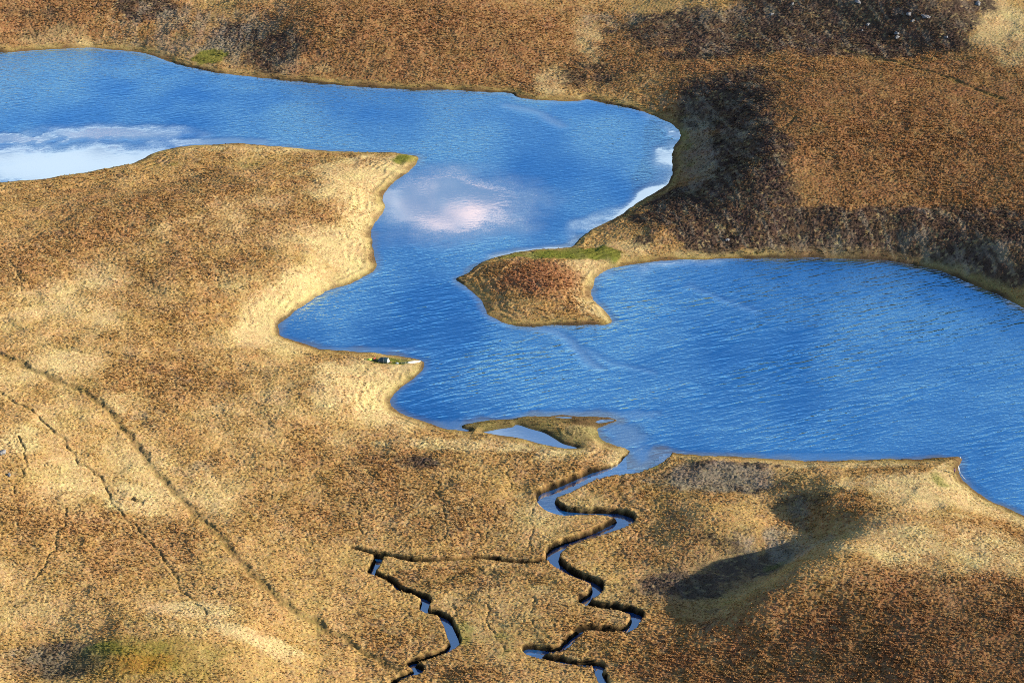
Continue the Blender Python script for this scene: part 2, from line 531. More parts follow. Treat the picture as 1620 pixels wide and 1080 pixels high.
# ----------------------------------------------------------------------------------------------
# tracks, gullies and runnels on the moor: px, py (with spot height), depth, half width
# ----------------------------------------------------------------------------------------------
relh = rel


def height_at(x, y):
    i = np.clip((np.asarray(x) + 270) / STEP, 0, relh.shape[1] - 1.01)
    j = np.clip((np.asarray(y) - 342) / STEP, 0, relh.shape[0] - 1.01)
    i0, j0 = i.astype(int), j.astype(int)
    fx, fy = i - i0, j - j0
    return (relh[j0, i0] * (1 - fx) * (1 - fy) + relh[j0, i0 + 1] * fx * (1 - fy) + relh[j0 + 1, i0] * (1 - fx) * fy + relh[j0 + 1, i0 + 1] * fx * fy)


def on_land(px, py):
    """the place on the moor that shows at this pixel"""
    px, py = np.asarray(px, float), np.asarray(py, float)
    z = np.ones_like(px)
    for _ in range(12):
        x, y = unproj(px, py, z)
        z = 0.5 * z + 0.5 * np.maximum(height_at(x, y), 0.2)
    return unproj(px, py, z)


TRACKS = [
    ([(-60, 535), (0, 560), (60, 590), (140, 625), (180, 660), (215, 705), (245, 745), (275, 780), (310, 815), (350, 855), (390, 900), (430, 940), (480, 975), (540, 1010), (600, 1045), (640, 1070)], 0.75, 1.0),
    ([(-20, 610), (0, 622), (60, 660), (100, 700), (130, 735), (165, 765), (182, 800), (200, 825), (240, 860), (275, 905), (290, 935), (325, 972)], 0.6, 0.45),
    ([(206, 790), (214, 794), (222, 797)], 1.5, 0.8), ([(325, 928), (340, 932)], 0.9, .7), ([(130, 793), (150, 800), (168, 797)], 0.5, .6),
    ([(30, 690), (42, 730), (22, 780)], 0.6, 0.35), ([(105, 805), (92, 850), (72, 892), (40, 930)], 0.5, 0.35),
    ([(20, 420), (35, 450), (36, 480)], 0.35, 0.3), ([(0, 540), (60, 545), (140, 560), (230, 565)], 0.3, 0.4),
    ([(120, 430), (190, 450), (280, 470), (340, 460)], 0.25, 0.5),
    ([(560, 782), (566, 815), (572, 845)], 0.4, 0.3), ([(690, 765), (700, 800), (706, 830), (704, 862)], 0.45, 0.32), ([(712, 805), (735, 830), (760, 855)], 0.3, 0.25),
    ([(796, 795), (785, 825), (768, 850), (752, 870)], 0.35, 0.3), ([(842, 805), (840, 840), (842, 872)], 0.35, 0.28), ([(800, 742), (808, 770)], 0.4, 0.3), ([(575, 740), (600, 765), (622, 780)], 0.3, 0.3),
    ([(620, 800), (600, 830), (570, 850)], 0.28, 0.25), ([(470, 800), (480, 850), (520, 880), (560, 880)], 0.3, 0.3),
    ([(630, 926), (690, 924), (730, 909), (770, 907), (830, 913), (880, 922)], 0.4, 0.8),
    ([(774, 930), (772, 960), (775, 993), (790, 1010), (800, 1030)], 0.4, 0.4), ([(834, 944), (846, 948), (838, 975), (845, 995), (872, 1012)], 0.4, 0.45),
    ([(720, 955), (716, 985)], 0.3, 0.5), ([(868, 960), (872, 985), (880, 1005)], 0.3, 0.4), ([(815, 960), (808, 985), (818, 1005)], 0.25, 0.35),
    ([(545, 1012), (580, 1035), (610, 1058)], 0.35, 0.4), ([(600, 1000), (620, 985), (650, 975)], 0.3, 0.4),
    ([(940, 900), (975, 872), (1005, 838)], 0.25, 0.3), ([(1000, 890), (1006, 860), (1012, 835)], 0.25, 0.3), ([(985, 752), (975, 775), (990, 800), (1010, 810)], 0.35, 0.8),
    ([(1335, 78), (1400, 95), (1450, 111), (1490, 121), (1530, 136), (1590, 158)], 0.7, 0.9), ([(1430, 130), (1435, 155), (1410, 170)], 0.4, 0.4),
    ([(1350, 88), (1420, 100), (1480, 96), (1540, 92)], 0.6, 0.9), ([(1215, 215), (1245, 198), (1260, 182)], 0.5, 0.6),
    ([(355, 345), (370, 385), (350, 420), (345, 455)], 0.25, 0.3), ([(375, 480), (395, 495), (415, 512)], 0.25, 0.3), ([(420, 560), (500, 560), (540, 562)], 0.2, 0.5),
    ([(640, 690), (700, 705), (770, 730)], 0.25, 0.3), ([(330, 640), (420, 680), (520, 730), (600, 790)], 0.22, 0.35),
    ([(1330, 1010), (1400, 1000), (1480, 985)], 0.3, 0.5), ([(380, 640), (420, 670), (450, 690)], 0.3, 0.5),
]
track = np.zeros((NY, NX), np.float32)
for pts, depth, hw in TRACKS:
    q = spline(pts, 5)
    tx, ty = on_land(q[:, 0], q[:, 1])
    line = np.column_stack([tx, ty])
    b = sub_block(line, 4.0)
    d = dist_lines(X[b] + 1.3 * fbm(X[b], Y[b], 5, 3, .6, 6.0), Y[b] + 1.3 * fbm(X[b], Y[b], 5, 3, .6, 16.0), line)
    br = 0.4 + 1.5 * gnoise(X[b] / 4.0, Y[b] / 4.0)
    depth *= 0.5 if hw > 0.6 else 0.5
    hw *= 1.25 if hw > 0.6 else 1.0
    hw *= 0.85
    cut = np.clip(1.35 - d / hw, 0, 1) * np.clip(br + 0.35, 0.45, 1.1)
    h[b] -= depth * cut
    track[b] = np.maximum(track[b], cut * min(1.0, depth * 1.9))

# erosion steps that run along the beaches
rip = np.sin(shore * 2 * math.pi / 2.1 + 5.0 * fbm(X, Y, 8, 3, .55, 4.0)) * sstep(0.8, 2.5, shore) * (1 - sstep(7, 15, shore))
h += 0.10 * rip * sstep(-.1, .3, fbm(X, Y, 7, 2, .5, 11.0) + 0.05) * (off == 0)

# ----------------------------------------------------------------------------------------------
# vegetation cover, with light and shade painted into some patches
# ----------------------------------------------------------------------------------------------
def blob(px, py, rpx, rpy, rot=0.0, soft=0.5):
    """an irregular patch on the moor; radii in picture pixels"""
    x0, y0 = on_land(np.array([px]), np.array([py]))
    D = math.sqrt(x0[0] ** 2 + y0[0] ** 2 + CAM_H ** 2)
    ms = D / FPX
    sl = CAM_H / D
    rx, ry = rpx * ms, rpy * ms / sl
    m = 2.2 * max(rx, ry) + 3
    out = np.zeros((NY, NX), np.float32)
    b = block(x0[0] - m, x0[0] + m, y0[0] - m, y0[0] + m)
    if b is None:
        return out
    u, v = X[b] - x0[0], Y[b] - y0[0]
    c, s = math.cos(rot), math.sin(rot)
    u, v = u * c + v * s, -u * s + v * c
    k = np.hypot(u / rx, v / ry) + 0.45 * fbm(X[b], Y[b], 0.7 * min(rx, ry) + 1.5, 2, .6, px * 0.01)
    out[b] = 1 - sstep(1 - soft, 1 + soft, k)
    return out


def blobs(lst):
    out = np.zeros((NY, NX), np.float32)
    for a in lst:
        v = a[4] if len(a) > 4 else 1.0
        out = np.maximum(out, v * blob(*a[:4], *(a[5:])))
    return out


N1 = fbm(X, Y, 34, 3, .55, 21.0)
N2 = fbm(X, Y, 8, 3, .55, 31.0)
N3 = fbm(X, Y, 2.2, 2, .55, 41.0)
# tussocks: geometry plus their own colour
warp = 0.35 * gnoise(X / 1.3, Y / 1.3)
f1, f2, rid = worley(X * 0.75 + 0.2 * Y + warp, Y * 1.05 + warp, 0.58, 3)
g1, g2, rid2 = worley(X * 0.8 + warp, Y, 1.9, 11)

brown = blobs([
    (300, 330, 330, 70, 0.6), (120, 400, 220, 90, 0.42), (380, 620, 190, 60, 0.3), (250, 560, 200, 50, 0.2), (620, 720, 170, 40, 0.4), (640, 820, 160, 50, 0.4), (330, 760, 120, 60, 0.15),
    (1450, 1010, 270, 95, 1.0), (1250, 1050, 260, 60, 0.95), (1600, 960, 120, 60, 0.8), (1180, 1010, 150, 40, 0.8), (1330, 805, 80, 25, 0.4), (700, 60, 330, 75, 0.95), (1000, 80, 120, 50, 0.7),
    (1350, 220, 330, 150, 0.95), (1500, 150, 250, 90, 0.9), (1550, 330, 170, 60, 0.95), (1200, 100, 160, 40, 0.85), (850, 440, 70, 30, 1.0), (920, 478, 45, 14, 0.6), (120, 30, 200, 30, 0.95), (40, 20, 80, 35, 1.0),
    (480, 60, 90, 40, 0.8), (720, 920, 120, 18, 0.5), (1050, 860, 80, 50, 0.5), (250, 860, 90, 40, 0.5), (100, 820, 120, 50, 0.3), (1000, 1050, 60, 30, 0.5), (750, 1070, 80, 15, 0.6), (1400, 40, 160, 40, 0.6)])
dark = blobs([  # dark heather, plus painted shade on the hillsides and in the headland hollow
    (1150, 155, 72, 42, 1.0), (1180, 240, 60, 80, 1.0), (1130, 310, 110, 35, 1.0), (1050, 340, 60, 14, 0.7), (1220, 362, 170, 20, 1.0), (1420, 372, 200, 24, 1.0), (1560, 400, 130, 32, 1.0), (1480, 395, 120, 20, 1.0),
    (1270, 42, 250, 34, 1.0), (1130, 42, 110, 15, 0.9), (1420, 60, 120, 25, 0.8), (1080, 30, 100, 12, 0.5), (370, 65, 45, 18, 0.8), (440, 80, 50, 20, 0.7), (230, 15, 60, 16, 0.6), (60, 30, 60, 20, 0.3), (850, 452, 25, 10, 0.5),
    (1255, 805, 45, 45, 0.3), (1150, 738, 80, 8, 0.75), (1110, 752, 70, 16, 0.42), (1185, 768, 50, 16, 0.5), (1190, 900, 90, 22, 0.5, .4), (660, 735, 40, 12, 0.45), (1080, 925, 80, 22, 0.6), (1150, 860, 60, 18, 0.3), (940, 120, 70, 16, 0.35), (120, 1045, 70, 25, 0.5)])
cream = blobs([
    (555, 290, 70, 50, 0.9), (570, 400, 50, 40, 0.9), (480, 500, 90, 30, 0.9), (560, 610, 70, 50, 1.0), (600, 260, 60, 15, 0.8), (450, 238, 170, 8, 0.6), (740, 705, 150, 14, 0.8), (620, 665, 60, 20, 0.7),
    (410, 450, 100, 20, 0.5), (220, 790, 60, 25, 0.9), (190, 640, 40, 20, 0.6), (310, 965, 55, 18, 0.9), (400, 1008, 90, 12, 1.0, -0.25), (20, 700, 50, 30, 0.7), (320, 1000, 90, 12, 0.5),
    (1440, 770, 110, 30, 0.95), (1560, 870, 80, 60, 0.75), (1420, 860, 110, 50, 0.75), (1300, 735, 200, 9, 0.7), (1590, 50, 60, 45, 0.9), (1530, 15, 80, 15, 0.6), (870, 130, 30, 22, 0.9), (930, 60, 25, 40, 0.8), (90, 62, 60, 12, 0.8),
    (920, 455, 18, 40, 0.8), (990, 395, 60, 12, 0.7), (1250, 400, 220, 7, 0.7), (300, 110, 140, 8, 0.3), (330, 60, 80, 30, 0.45), (480, 110, 60, 8, 0.5), (1090, 250, 16, 60, 0.7), (1130, 215, 60, 10, 0.5, 0.3), (1430, 415, 120, 8, 0.6), (1560, 430, 60, 14, 0.5),
    (1350, 25, 40, 20, 0.6), (1120, 755, 110, 20, 0.5), (1150, 890, 90, 20, 0.4), (820, 960, 80, 40, 0.5), (780, 1010, 70, 30, 0.4), (930, 800, 60, 20, 0.4)])
green = blobs([
    (895, 404, 90, 11, 0.9), (950, 400, 36, 10, 1.0), (330, 92, 26, 8, 1.0), (225, 1035, 95, 24, 0.45), (170, 1030, 40, 14, 0.6), (620, 572, 40, 7, 0.75), (1260, 884, 80, 8, 0.5, 0.42), (1180, 940, 60, 7, 0.4, 0.42),
    (640, 252, 22, 10, 0.7), (1490, 760, 20, 22, 0.45), (1550, 800, 40, 14, 0.4), (800, 1020, 60, 25, 0.4), (730, 1010, 22, 45, 0.45), (1035, 735, 10, 9, 0.8), (400, 260, 90, 6, 0.3), (260, 262, 60, 6, 0.4), (850, 670, 60, 8, 0.5),
    (1085, 240, 12, 60, 0.45), (880, 400, 100, 8, 0.4), (650, 480, 30, 10, 0.0)])

east = upsample(east_c, X, ys)
lee = np.clip(sstep(0.15, 0.75, east) * (1 - sstep(3, 22, shore + 12 * N1 + 6 * N2)), 0, 1)  # shores that face the sun are painted paler
cream = np.maximum(cream * 0.9, lee * 0.95)
C = np.zeros((NY, NX, 3), np.float32)


def col(*c):
    return np.array(c, np.float32)


TAN, TAN2 = col(.405, .265, .10), col(.33, .195, .072)
BROWN, BROWN2 = col(.265, .142, .056), col(.34, .19, .078)
DARK = col(.068, .047, .038)
CREAM, GREY = col(.50, .375, .18), col(.29, .245, .175)
GREEN = col(.15, .155, .03)
MUD, OLIVE = col(.12, .075, .034), col(.29, .215, .075)
PEAT = col(.013, .010, .007)


def lay(mask, c):
    global C
    m = np.clip(mask, 0, 1)[..., None]
    C = C * (1 - m) + c * m


C[:] = TAN
lay(sstep(-.35, .45, N1 + 0.35 * N2), TAN2)
b_m = np.clip(brown * 1.1 + 0.22 * N2 + 0.3 * (rid - 0.5), 0, 1) * sstep(0.03, 0.45, brown + 0.1 * N2)
lay(b_m, BROWN)
lay(b_m * sstep(0.45, 0.9, rid2 + 0.3 * N3), BROWN2)
lay(sstep(0.15, 0.95, cream + 0.55 * N2 + 0.45 * (rid - .5)) * np.clip(cream * 1.5, 0, 1), CREAM)
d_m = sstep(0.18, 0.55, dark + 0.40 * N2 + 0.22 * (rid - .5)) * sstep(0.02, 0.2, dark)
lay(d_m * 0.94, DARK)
grey = blobs([(1130, 757, 95, 26, .9), (1240, 868, 80, 30, .7), (1260, 820, 40, 40, .4), (1105, 235, 38, 70, .85), (1160, 215, 60, 14, .5, .3), (1020, 165, 60, 10, .5), (960, 40, 60, 18, .5), (1500, 425, 130, 16, .6), (1320, 385, 160, 10, .4), (320, 62, 150, 42, .6), (470, 100, 60, 14, .4), (1130, 20, 60, 14, .4), (60, 1040, 50, 16, .6), (210, 655, 50, 8, .5), (300, 745, 60, 14, .4)])  # grey grass, plus shade painted over the hollow and the northern slope
lay(sstep(0.25, 0.8, grey + 0.7 * fbm(X * 1.0, Y * 0.35, 5.0, 3, .6, 71.0) + 0.2 * (rid - .5)) * np.clip(grey * 1.3, 0, 1) * .85, GREY)
lay(sstep(0.88, 0.93, rid + 0.12 * N1) * (1 - 0.6 * cream) * 0.32, DARK) 
lay((1 - sstep(0.06, 0.14, rid)) * 0.55, CREAM)
lay(sstep(0.30, 0.46, fbm(X, Y * 1.3, 5.0, 3, .55, 81.0) + 0.15 * (rid - .5)) * (1 - 0.8 * cream) * 0.36, DARK * 2)         # single heather clumps
lay(sstep(0.5, 0.9, rid2 + 0.3 * N2) * 0.22 * (1 - cream), BROWN)
lay(sstep(0.3, 0.7, green + 0.45 * N2) * np.clip(green * 1.4, 0, 1), GREEN)
# pale lanes of bent grass and greener rush flushes that follow the drainage
lane = fbm(X * 0.9 + Y * 0.35, (Y - X * 0.4) * 0.28, 7.0, 3, .55, 101.0)
lay(sstep(0.0, 0.5, lane) * 0.22 * (1 - brown * 0.5) * (1 - np.clip(dark * 1.6, 0, 1)), CREAM)
lay(sstep(0.22, 0.5, fbm(X * 0.5, Y, 14.0, 3, .55, 111.0)) * 0.12 * (1 - np.clip(dark * 1.6, 0, 1)), col(.24, .20, .065))
# the islet's short sedge and the mound's red heather
lay(blob(855, 438, 66, 26) * 0.8, col(.30, .135, .065))
russet = blobs([(1380, 220, 320, 150, .9), (1520, 180, 200, 120, .9), (1560, 330, 120, 50, .9), (1450, 1020, 280, 90, .95), (1200, 1050, 160, 40, .7), (640, 60, 320, 75, .75), (60, 20, 90, 35, 1.0), (1050, 90, 140, 40, .7), (850, 440, 60, 26, .5), (1350, 330, 250, 30, .8)])
dk = np.clip(dark * 1.35, 0, 1)
streak = fbm(X + 0.25 * Y, Y * 0.22, 2.6, 3, .6, 141.0)
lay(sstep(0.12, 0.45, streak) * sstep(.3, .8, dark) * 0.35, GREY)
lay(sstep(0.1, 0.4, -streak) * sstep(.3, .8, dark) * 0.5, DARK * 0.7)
lay((1 - dk) * np.clip(russet * 0.62 + 0.25 * (rid - .5) * (russet > .1), 0, .85), col(.185, .092, .042))
lay(blob(1120, 915, 140, 32, 0.4) * 0.4, col(.105, .085, .068))  # wedge of shadow painted across the headland hollow
lay(blob(1130, 757, 95, 22) * 0.45, col(.12, .10, .08))  # upper finger of that shadow, painted dark grey
# the near knoll: olive and rusty moss below a pale crest
lay(blob(240, 1042, 115, 30) * 0.65, col(.20, .155, .03))
lay(blob(225, 1050, 45, 14) * 0.6, col(.30, .15, .025))
lay(blob(90, 1048, 70, 24) * 0.5, col(.12, .10, .07))
lay(np.maximum(blob(395, 1008, 75, 8, -0.55), blob(305, 968, 60, 14)) * 0.85, CREAM)
# shore bands
bw = sstep(-0.15, 0.3, fbm(X, Y, 30, 2, .5, 51.0) + 0.15)
lay((1 - sstep(1.4, 4.0, shore + 2 * N2)) * (0.25 + 0.45 * bw), OLIVE)
lay((1 - sstep(0.4, 1.9, shore + 1.6 * N2)) * (0.45 + 0.4 * bw), MUD)
lay(turf * (1 - sstep(0.45, 1.0, shore + 0.35 * N3)) * 0.75, col(.055, .04, .026))
lay(np.clip(track * 2.4, 0, 1) * 0.62, col(.13, .092, .032))
bank = np.minimum(riv, dit)
lay((1 - sstep(0.04, 0.72, bank + 0.45 * N3)), PEAT)
islet = np.maximum(np.maximum(blob(850, 668, 85, 9), blob(930, 688, 55, 12)), blob(770, 674, 40, 6))
lay(islet * 0.7, col(.15, .125, .045))
# spit of wet mud on the islet
lay(blob(940, 667, 48, 11) * 0.95, col(.12, .075, .035))
# every tussock has its own tint
C *= (0.9 + 0.2 * rid)[..., None] * (1 + 0.12 * N3)[..., None]
C[..., 1] *= (1 + 0.10 * N2)
C = np.clip(C, 0.004, 0.7)

# tussock relief
veg = sstep(1.2, 4.5, shore) * sstep(-0.1, 0.6, bank)
N4 = fbm(X, Y, 4.5, 2, .6, 91.0)
rough = np.clip(0.78 + 0.5 * N4 + 0.4 * brown + 0.35 * dark - 0.30 * cream - 0.45 * green + 0.35 * N1, 0.18, 1.3) * veg
tus = 1 - sstep(0.15, 0.68, f1)
tus2 = np.clip(1 - g1 * 1.2, 0, 1)
h += rough * (0.22 * tus * (0.35 + 0.9 * rid) + 0.10 * tus2 * (rid2 > 0.45) + 0.14 * gnoise(X / 0.55, Y / 0.62) + 0.04 * gnoise(X / 1.3, Y / 0.9)) * (off == 0)
# streams cut into the bog
cutr = sstep(-0.3, 0.45, riv)
h = np.where(riv < 3, h * cutr + (1 - cutr) * (-0.45), h)
cutd = sstep(-0.3, 0.55, dit)
h = np.where(dit < 3, h * cutd + (1 - cutd) * (-0.30), h)
h = h.astype(np.float32)

# ----------------------------------------------------------------------------------------------
# mesh helpers
# ----------------------------------------------------------------------------------------------
def grid_mesh(name, xx, yy, hh, face_ok, attrs):
    ny, nx = hh.shape
    used = np.zeros((ny, nx), bool)
    used[:-1, :-1] |= face_ok
    used[1:, :-1] |= face_ok
    used[:-1, 1:] |= face_ok
    used[1:, 1:] |= face_ok
    idx = np.full((ny, nx), -1, np.int64)
    nv = int(used.sum())
    idx[used] = np.arange(nv)
    a, b_, c, d = idx[:-1, :-1][face_ok], idx[:-1, 1:][face_ok], idx[1:, 1:][face_ok], idx[1:, :-1][face_ok]
    faces = np.column_stack([a, b_, c, d]).astype(np.int32)
    nf = len(faces)
    me = bpy.data.meshes.new(name)
    me.vertices.add(nv)
    me.vertices.foreach_set('co', np.column_stack([xx[used], yy[used], hh[used]]).astype(np.float32).ravel())
    me.loops.add(nf * 4)
    me.loops.foreach_set('vertex_index', faces.ravel())
    me.polygons.add(nf)
    me.polygons.foreach_set('loop_start', np.arange(0, nf * 4, 4, dtype=np.int32))
    me.polygons.foreach_set('loop_total', np.full(nf, 4, np.int32))
    me.polygons.foreach_set('use_smooth', np.ones(nf, bool))
    me.update(calc_edges=True)
    for k, v in attrs.items():
        if v.ndim == 3:
            at = me.attributes.new(k, 'FLOAT_COLOR', 'POINT')
            q = np.ones((nv, 4), np.float32)
            q[:, :3] = v[used]
            at.data.foreach_set('color', q.ravel())
        else:
            at = me.attributes.new(k, 'FLOAT', 'POINT')
            at.data.foreach_set('value', v[used].astype(np.float32).ravel())
    ob = bpy.data.objects.new(name, me)
    COL.objects.link(ob)
    return ob


def material(name):
    m = bpy.data.materials.new(name)
    m.use_nodes = True
    return m, NT(m.node_tree)


# --- moor material -------------------------------------------------------------------------------
m_moor, t = material('moor_vegetation')
at = t.n('ShaderNodeAttribute', attribute_name='cover')
geo = t.n('ShaderNodeNewGeometry')
pos = geo.outputs['Position']
fine = t.noise(t.mapping(pos, scale=(1, 1, 1.6)), 2.6, 4.0, 0.65)
mid = t.noise(pos, 0.9, 3.0, 0.6)
v = t.math('MULTIPLY_ADD', fine, 1.3, 0.35)
v = t.math('MULTIPLY', v, t.math('MULTIPLY_ADD', mid, 0.3, 0.85))
hs = t.n('ShaderNodeHueSaturation')
t.put(hs.inputs['Color'], at.outputs['Color'])
t.put(hs.inputs['Value'], v)
t.put(hs.inputs['Hue'], t.ramp(t.noise(pos, 1.7, 2.0), 0.3, 0.7, 0.488, 0.512))
bs = t.n('ShaderNodeBsdfDiffuse')
t.put(bs.inputs['Color'], hs.outputs[0])
bs.inputs['Roughness'].default_value = 0.6
bp = t.n('ShaderNodeBump')
bp.inputs['Strength'].default_value = 0.9
bp.inputs['Distance'].default_value = 0.16
t.put(bp.inputs['Height'], t.noise(pos, 4.5, 3.0, 0.6))
t.put(bs.inputs['Normal'], bp.outputs[0])
o = t.n('ShaderNodeOutputMaterial')
t.t.links.new(bs.outputs[0], o.inputs[0])

wet = np.minimum(np.minimum(shore, riv), dit)
deep = wet < -2.6
face_ok = ~(deep[:-1, :-1] & deep[1:, :-1] & deep[:-1, 1:] & deep[1:, 1:])
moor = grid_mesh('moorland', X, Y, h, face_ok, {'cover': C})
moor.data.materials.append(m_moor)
moor['kind'] = 'structure'


def ground_z(x, y):
    """height of the finished moor at a point in the fine area"""
    j = int(np.clip(np.searchsorted(ys, y) - 1, 0, NY - 2))
    q = x / np.interp(y, ys, fan)
    i = int(np.clip(np.searchsorted(us, q) - 1, 0, NX - 2))
    fx = (q - us[i]) / (us[i + 1] - us[i])
    fy = (y - ys[j]) / (ys[j + 1] - ys[j])
    return float(h[j, i] * (1 - fx) * (1 - fy) + h[j, i + 1] * fx * (1 - fy) + h[j + 1, i] * (1 - fx) * fy + h[j + 1, i + 1] * fx * fy)


def place(px, py):
    """where on the finished ground the pixel looks"""
    z = 0.5
    for _ in range(25):
        x, y = unproj(px, py, z)
        z = 0.6 * z + 0.4 * ground_z(float(x), float(y))
    x, y = unproj(px, py, z)
    return float(x), float(y), ground_z(float(x), float(y))


# ----------------------------------------------------------------------------------------------
# water
# ----------------------------------------------------------------------------------------------
WS = 1.0
wx = np.arange(-262, 262.1, WS)
wy = np.arange(352, 888.1, WS)
WX, WY = np.meshgrid(wx, wy)
w_sd = upsample(sd_lake_c, wx, wy)
w_riv = np.minimum(dist_lines(WX, WY, river_w[::2], True), np.minimum(dist_lines(WX, WY, burn_w[::2], True), dist_lines(WX, WY, ditch_w[::2], True)))
w_pond = np.full(WX.shape, 50.0)
for q in [pond_w] + pools_w:
    w_pond = np.minimum(w_pond, sdist(WX, WY, q))


def wpatch(px, py, rpx, rpy, nz=0.75):
    x0, y0 = unproj(px, py)
    D = math.sqrt(x0 ** 2 + y0 ** 2 + CAM_H ** 2)
    ms = D / FPX
    rx, ry = rpx * ms, rpy * ms * D / CAM_H
    out = np.zeros(WX.shape)
    b = (slice(*np.searchsorted(wy, [y0 - 2.2 * ry - 2, y0 + 2.2 * ry + 2])), slice(*np.searchsorted(wx, [x0 - 2.2 * rx - 2, x0 + 2.2 * rx + 2])))
    if out[b].size:
        k = np.hypot((WX[b] - x0) / rx, (WY[b] - y0) / ry) + nz * fbm(WX[b], WY[b], 0.7 * min(rx, ry) + 2, 4, .6, px * .013)
        out[b] = 1 - sstep(0.45, 1.25, k)
    return out


calm = np.zeros(WX.shape)
for (px, py, a, b_, k) in ((110, 262, 290, 38, 1.0), (-150, 265, 240, 44, 1.0), (330, 226, 120, 9, .8), (180, 210, 150, 14, 0.85), (30, 220, 80, 10, .85), (702, 325, 160, 62, 0.97), 
                           (1068, 212, 14, 12, 0.9), (760, 672, 100, 12, 0.6), (900, 655, 120, 9, 0.5), (990, 690, 35, 22, 0.5),
                           (1250, 722, 230, 7, 0.4), (540, 552, 120, 5, 0.5), (1015, 725, 25, 25, 0.6), (1000, 655, 60, 8, 0.4)):
    calm = np.maximum(calm, k * wpatch(px, py, a, b_, 0.3 if a > 100 else 0.7))
calm = np.maximum(calm, 0.35 * (1 - sstep(0.3, 2.2, -w_sd)))
lee_w = wpatch(1000, 310, 150, 120) * (1 - sstep(2.0, 7.0, -w_sd + 5 * fbm(WX, WY, 14, 2, .5, 3.0)))
lee_w = np.maximum(lee_w, wpatch(850, 395, 110, 30) * (1 - sstep(1.0, 4.5, -w_sd + 2 * fbm(WX, WY, 14, 2, .5, 3.0))))
calm = np.maximum(calm, 0.95 * lee_w)
for pts, k, hw in (([(800, 500), (850, 518), (890, 530), (925, 560), (945, 580)], 0.5, 3.0), ([(800, 165), (835, 175), (875, 190), (890, 200)], 0.45, 3.5),
                   ([(1090, 450), (1130, 470), (1190, 490)], 0.25, 3.0), ([(890, 530), (960, 570), (1030, 590)], 0.3, 2.0)):
    ln_ = to_world(spline(pts, 4))
    d = dist_lines(WX + 2 * fbm(WX, WY, 12, 2), WY + 2 * fbm(WX, WY, 12, 2, .5, 5), ln_)
    calm = np.maximum(calm, k * (1 - sstep(0, hw, d)))
gust = 0.62 + 1.3 * fbm(WX, WY * 0.7, 45, 3, .55, 61.0)
for (px, py, a, b_, k) in ((150, 165, 330, 60, .45), (640, 630, 120, 50, .35), (1380, 430, 330, 40, .35), (470, 530, 60, 30, .3), (700, 540, 120, 40, .2)):
    gust = gust - k * wpatch(px, py, a, b_)
# open fetch of the eastern basin raises longer waves
xw, yw = unproj(1290, 560)
swell = np.exp(-(((WX - xw) / 75) ** 2 + ((WY - yw) / 60) ** 2)) + 0.5 * np.exp(-(((WX - unproj(780, 560)[0]) / 45) ** 2 + ((WY - unproj(780, 560)[1]) / 45) ** 2))
swell = np.clip(swell * 1.25, 0, 1) * (1 - calm)
shallow = np.maximum(1 - sstep(0.0, 2.2, -w_sd + 2.5 * fbm(WX, WY, 9, 3, .6, 13.0)), 0.3 * wpatch(985, 690, 45, 24))

m_wat, t = material('loch_water')
geo = t.n('ShaderNodeNewGeometry')
pos = geo.outputs['Position']
a_calm = t.n('ShaderNodeAttribute', attribute_name='calm').outputs['Fac']
a_sw = t.n('ShaderNodeAttribute', attribute_name='swell').outputs['Fac']
a_gu = t.n('ShaderNodeAttribute', attribute_name='gust').outputs['Fac']
a_sh = t.n('ShaderNodeAttribute', attribute_name='shallow').outputs['Fac']
p1 = t.mapping(t.mapping(pos, rot=(0, 0, math.radians(-21))), scale=(0.16, 0.78, 1))
p2 = t.mapping(t.mapping(pos, rot=(0, 0, math.radians(-13))), scale=(0.42, 1.25, 1))
p3 = t.mapping(pos, rot=(0, 0, math.radians(-14)), scale=(1.6, 2.6, 1))
n1 = t.noise(p1, 1.0, 1.5, 0.4, 0.35)
n2 = t.noise(p2, 1.0, 2.0, 0.5, 0.4)
n3 = t.noise(p3, 1.0, 2.0, 0.5)
rough_ = t.math('SUBTRACT', 1.0, a_calm, clamp=True)
r2 = t.math('MULTIPLY', rough_, rough_)
patch = t.ramp(t.noise(t.mapping(t.mapping(pos, rot=(0, 0, math.radians(-30))), scale=(0.018, 0.05, 1)), 1.0, 3.0, .6), .35, .65, .35, 1.25)
hgt = t.math('MULTIPLY', n1, t.math('MULTIPLY', patch, t.math('MULTIPLY_ADD', a_sw, 0.38, 0.08)))
hgt = t.math('ADD', hgt, t.math('MULTIPLY', n2, t.math('MULTIPLY_ADD', a_gu, 0.09, 0.085)))
hgt = t.math('ADD', hgt, t.math('MULTIPLY', n3, t.math('MULTIPLY_ADD', a_gu, 0.04, 0.03)))
hgt = t.math('MULTIPLY', hgt, t.math('MULTIPLY_ADD', r2, 0.993, 0.007))
bp = t.n('ShaderNodeBump')
bp.inputs['Strength'].default_value = 1.0
bp.inputs['Distance'].default_value = 1.0
t.put(bp.inputs['Height'], hgt)
body = t.n('ShaderNodeBsdfDiffuse')
bcol = t.mix(a_gu, (0.006, 0.070, 0.24, 1), (0.014, 0.115, 0.36, 1))
bcol = t.mix(t.math('MULTIPLY', a_sh, 0.85), bcol, (0.10, 0.085, 0.07, 1))
t.put(body.inputs['Color'], bcol)
t.put(body.inputs['Normal'], bp.outputs[0])
gl = t.n('ShaderNodeBsdfGlossy')
gl.inputs['Roughness'].default_value = 0.03
t.put(gl.inputs['Color'], t.mix(a_calm, t.mix(a_gu, (0.25, 0.57, 0.92, 1), (0.62, 0.92, 1.0, 1)), (1.0, 1.0, 1.0, 1)))
t.put(gl.inputs['Normal'], bp.outputs[0])
fr = t.n('ShaderNodeFresnel')
fr.inputs[0].default_value = 1.33
t.put(fr.inputs['Normal'], bp.outputs[0])
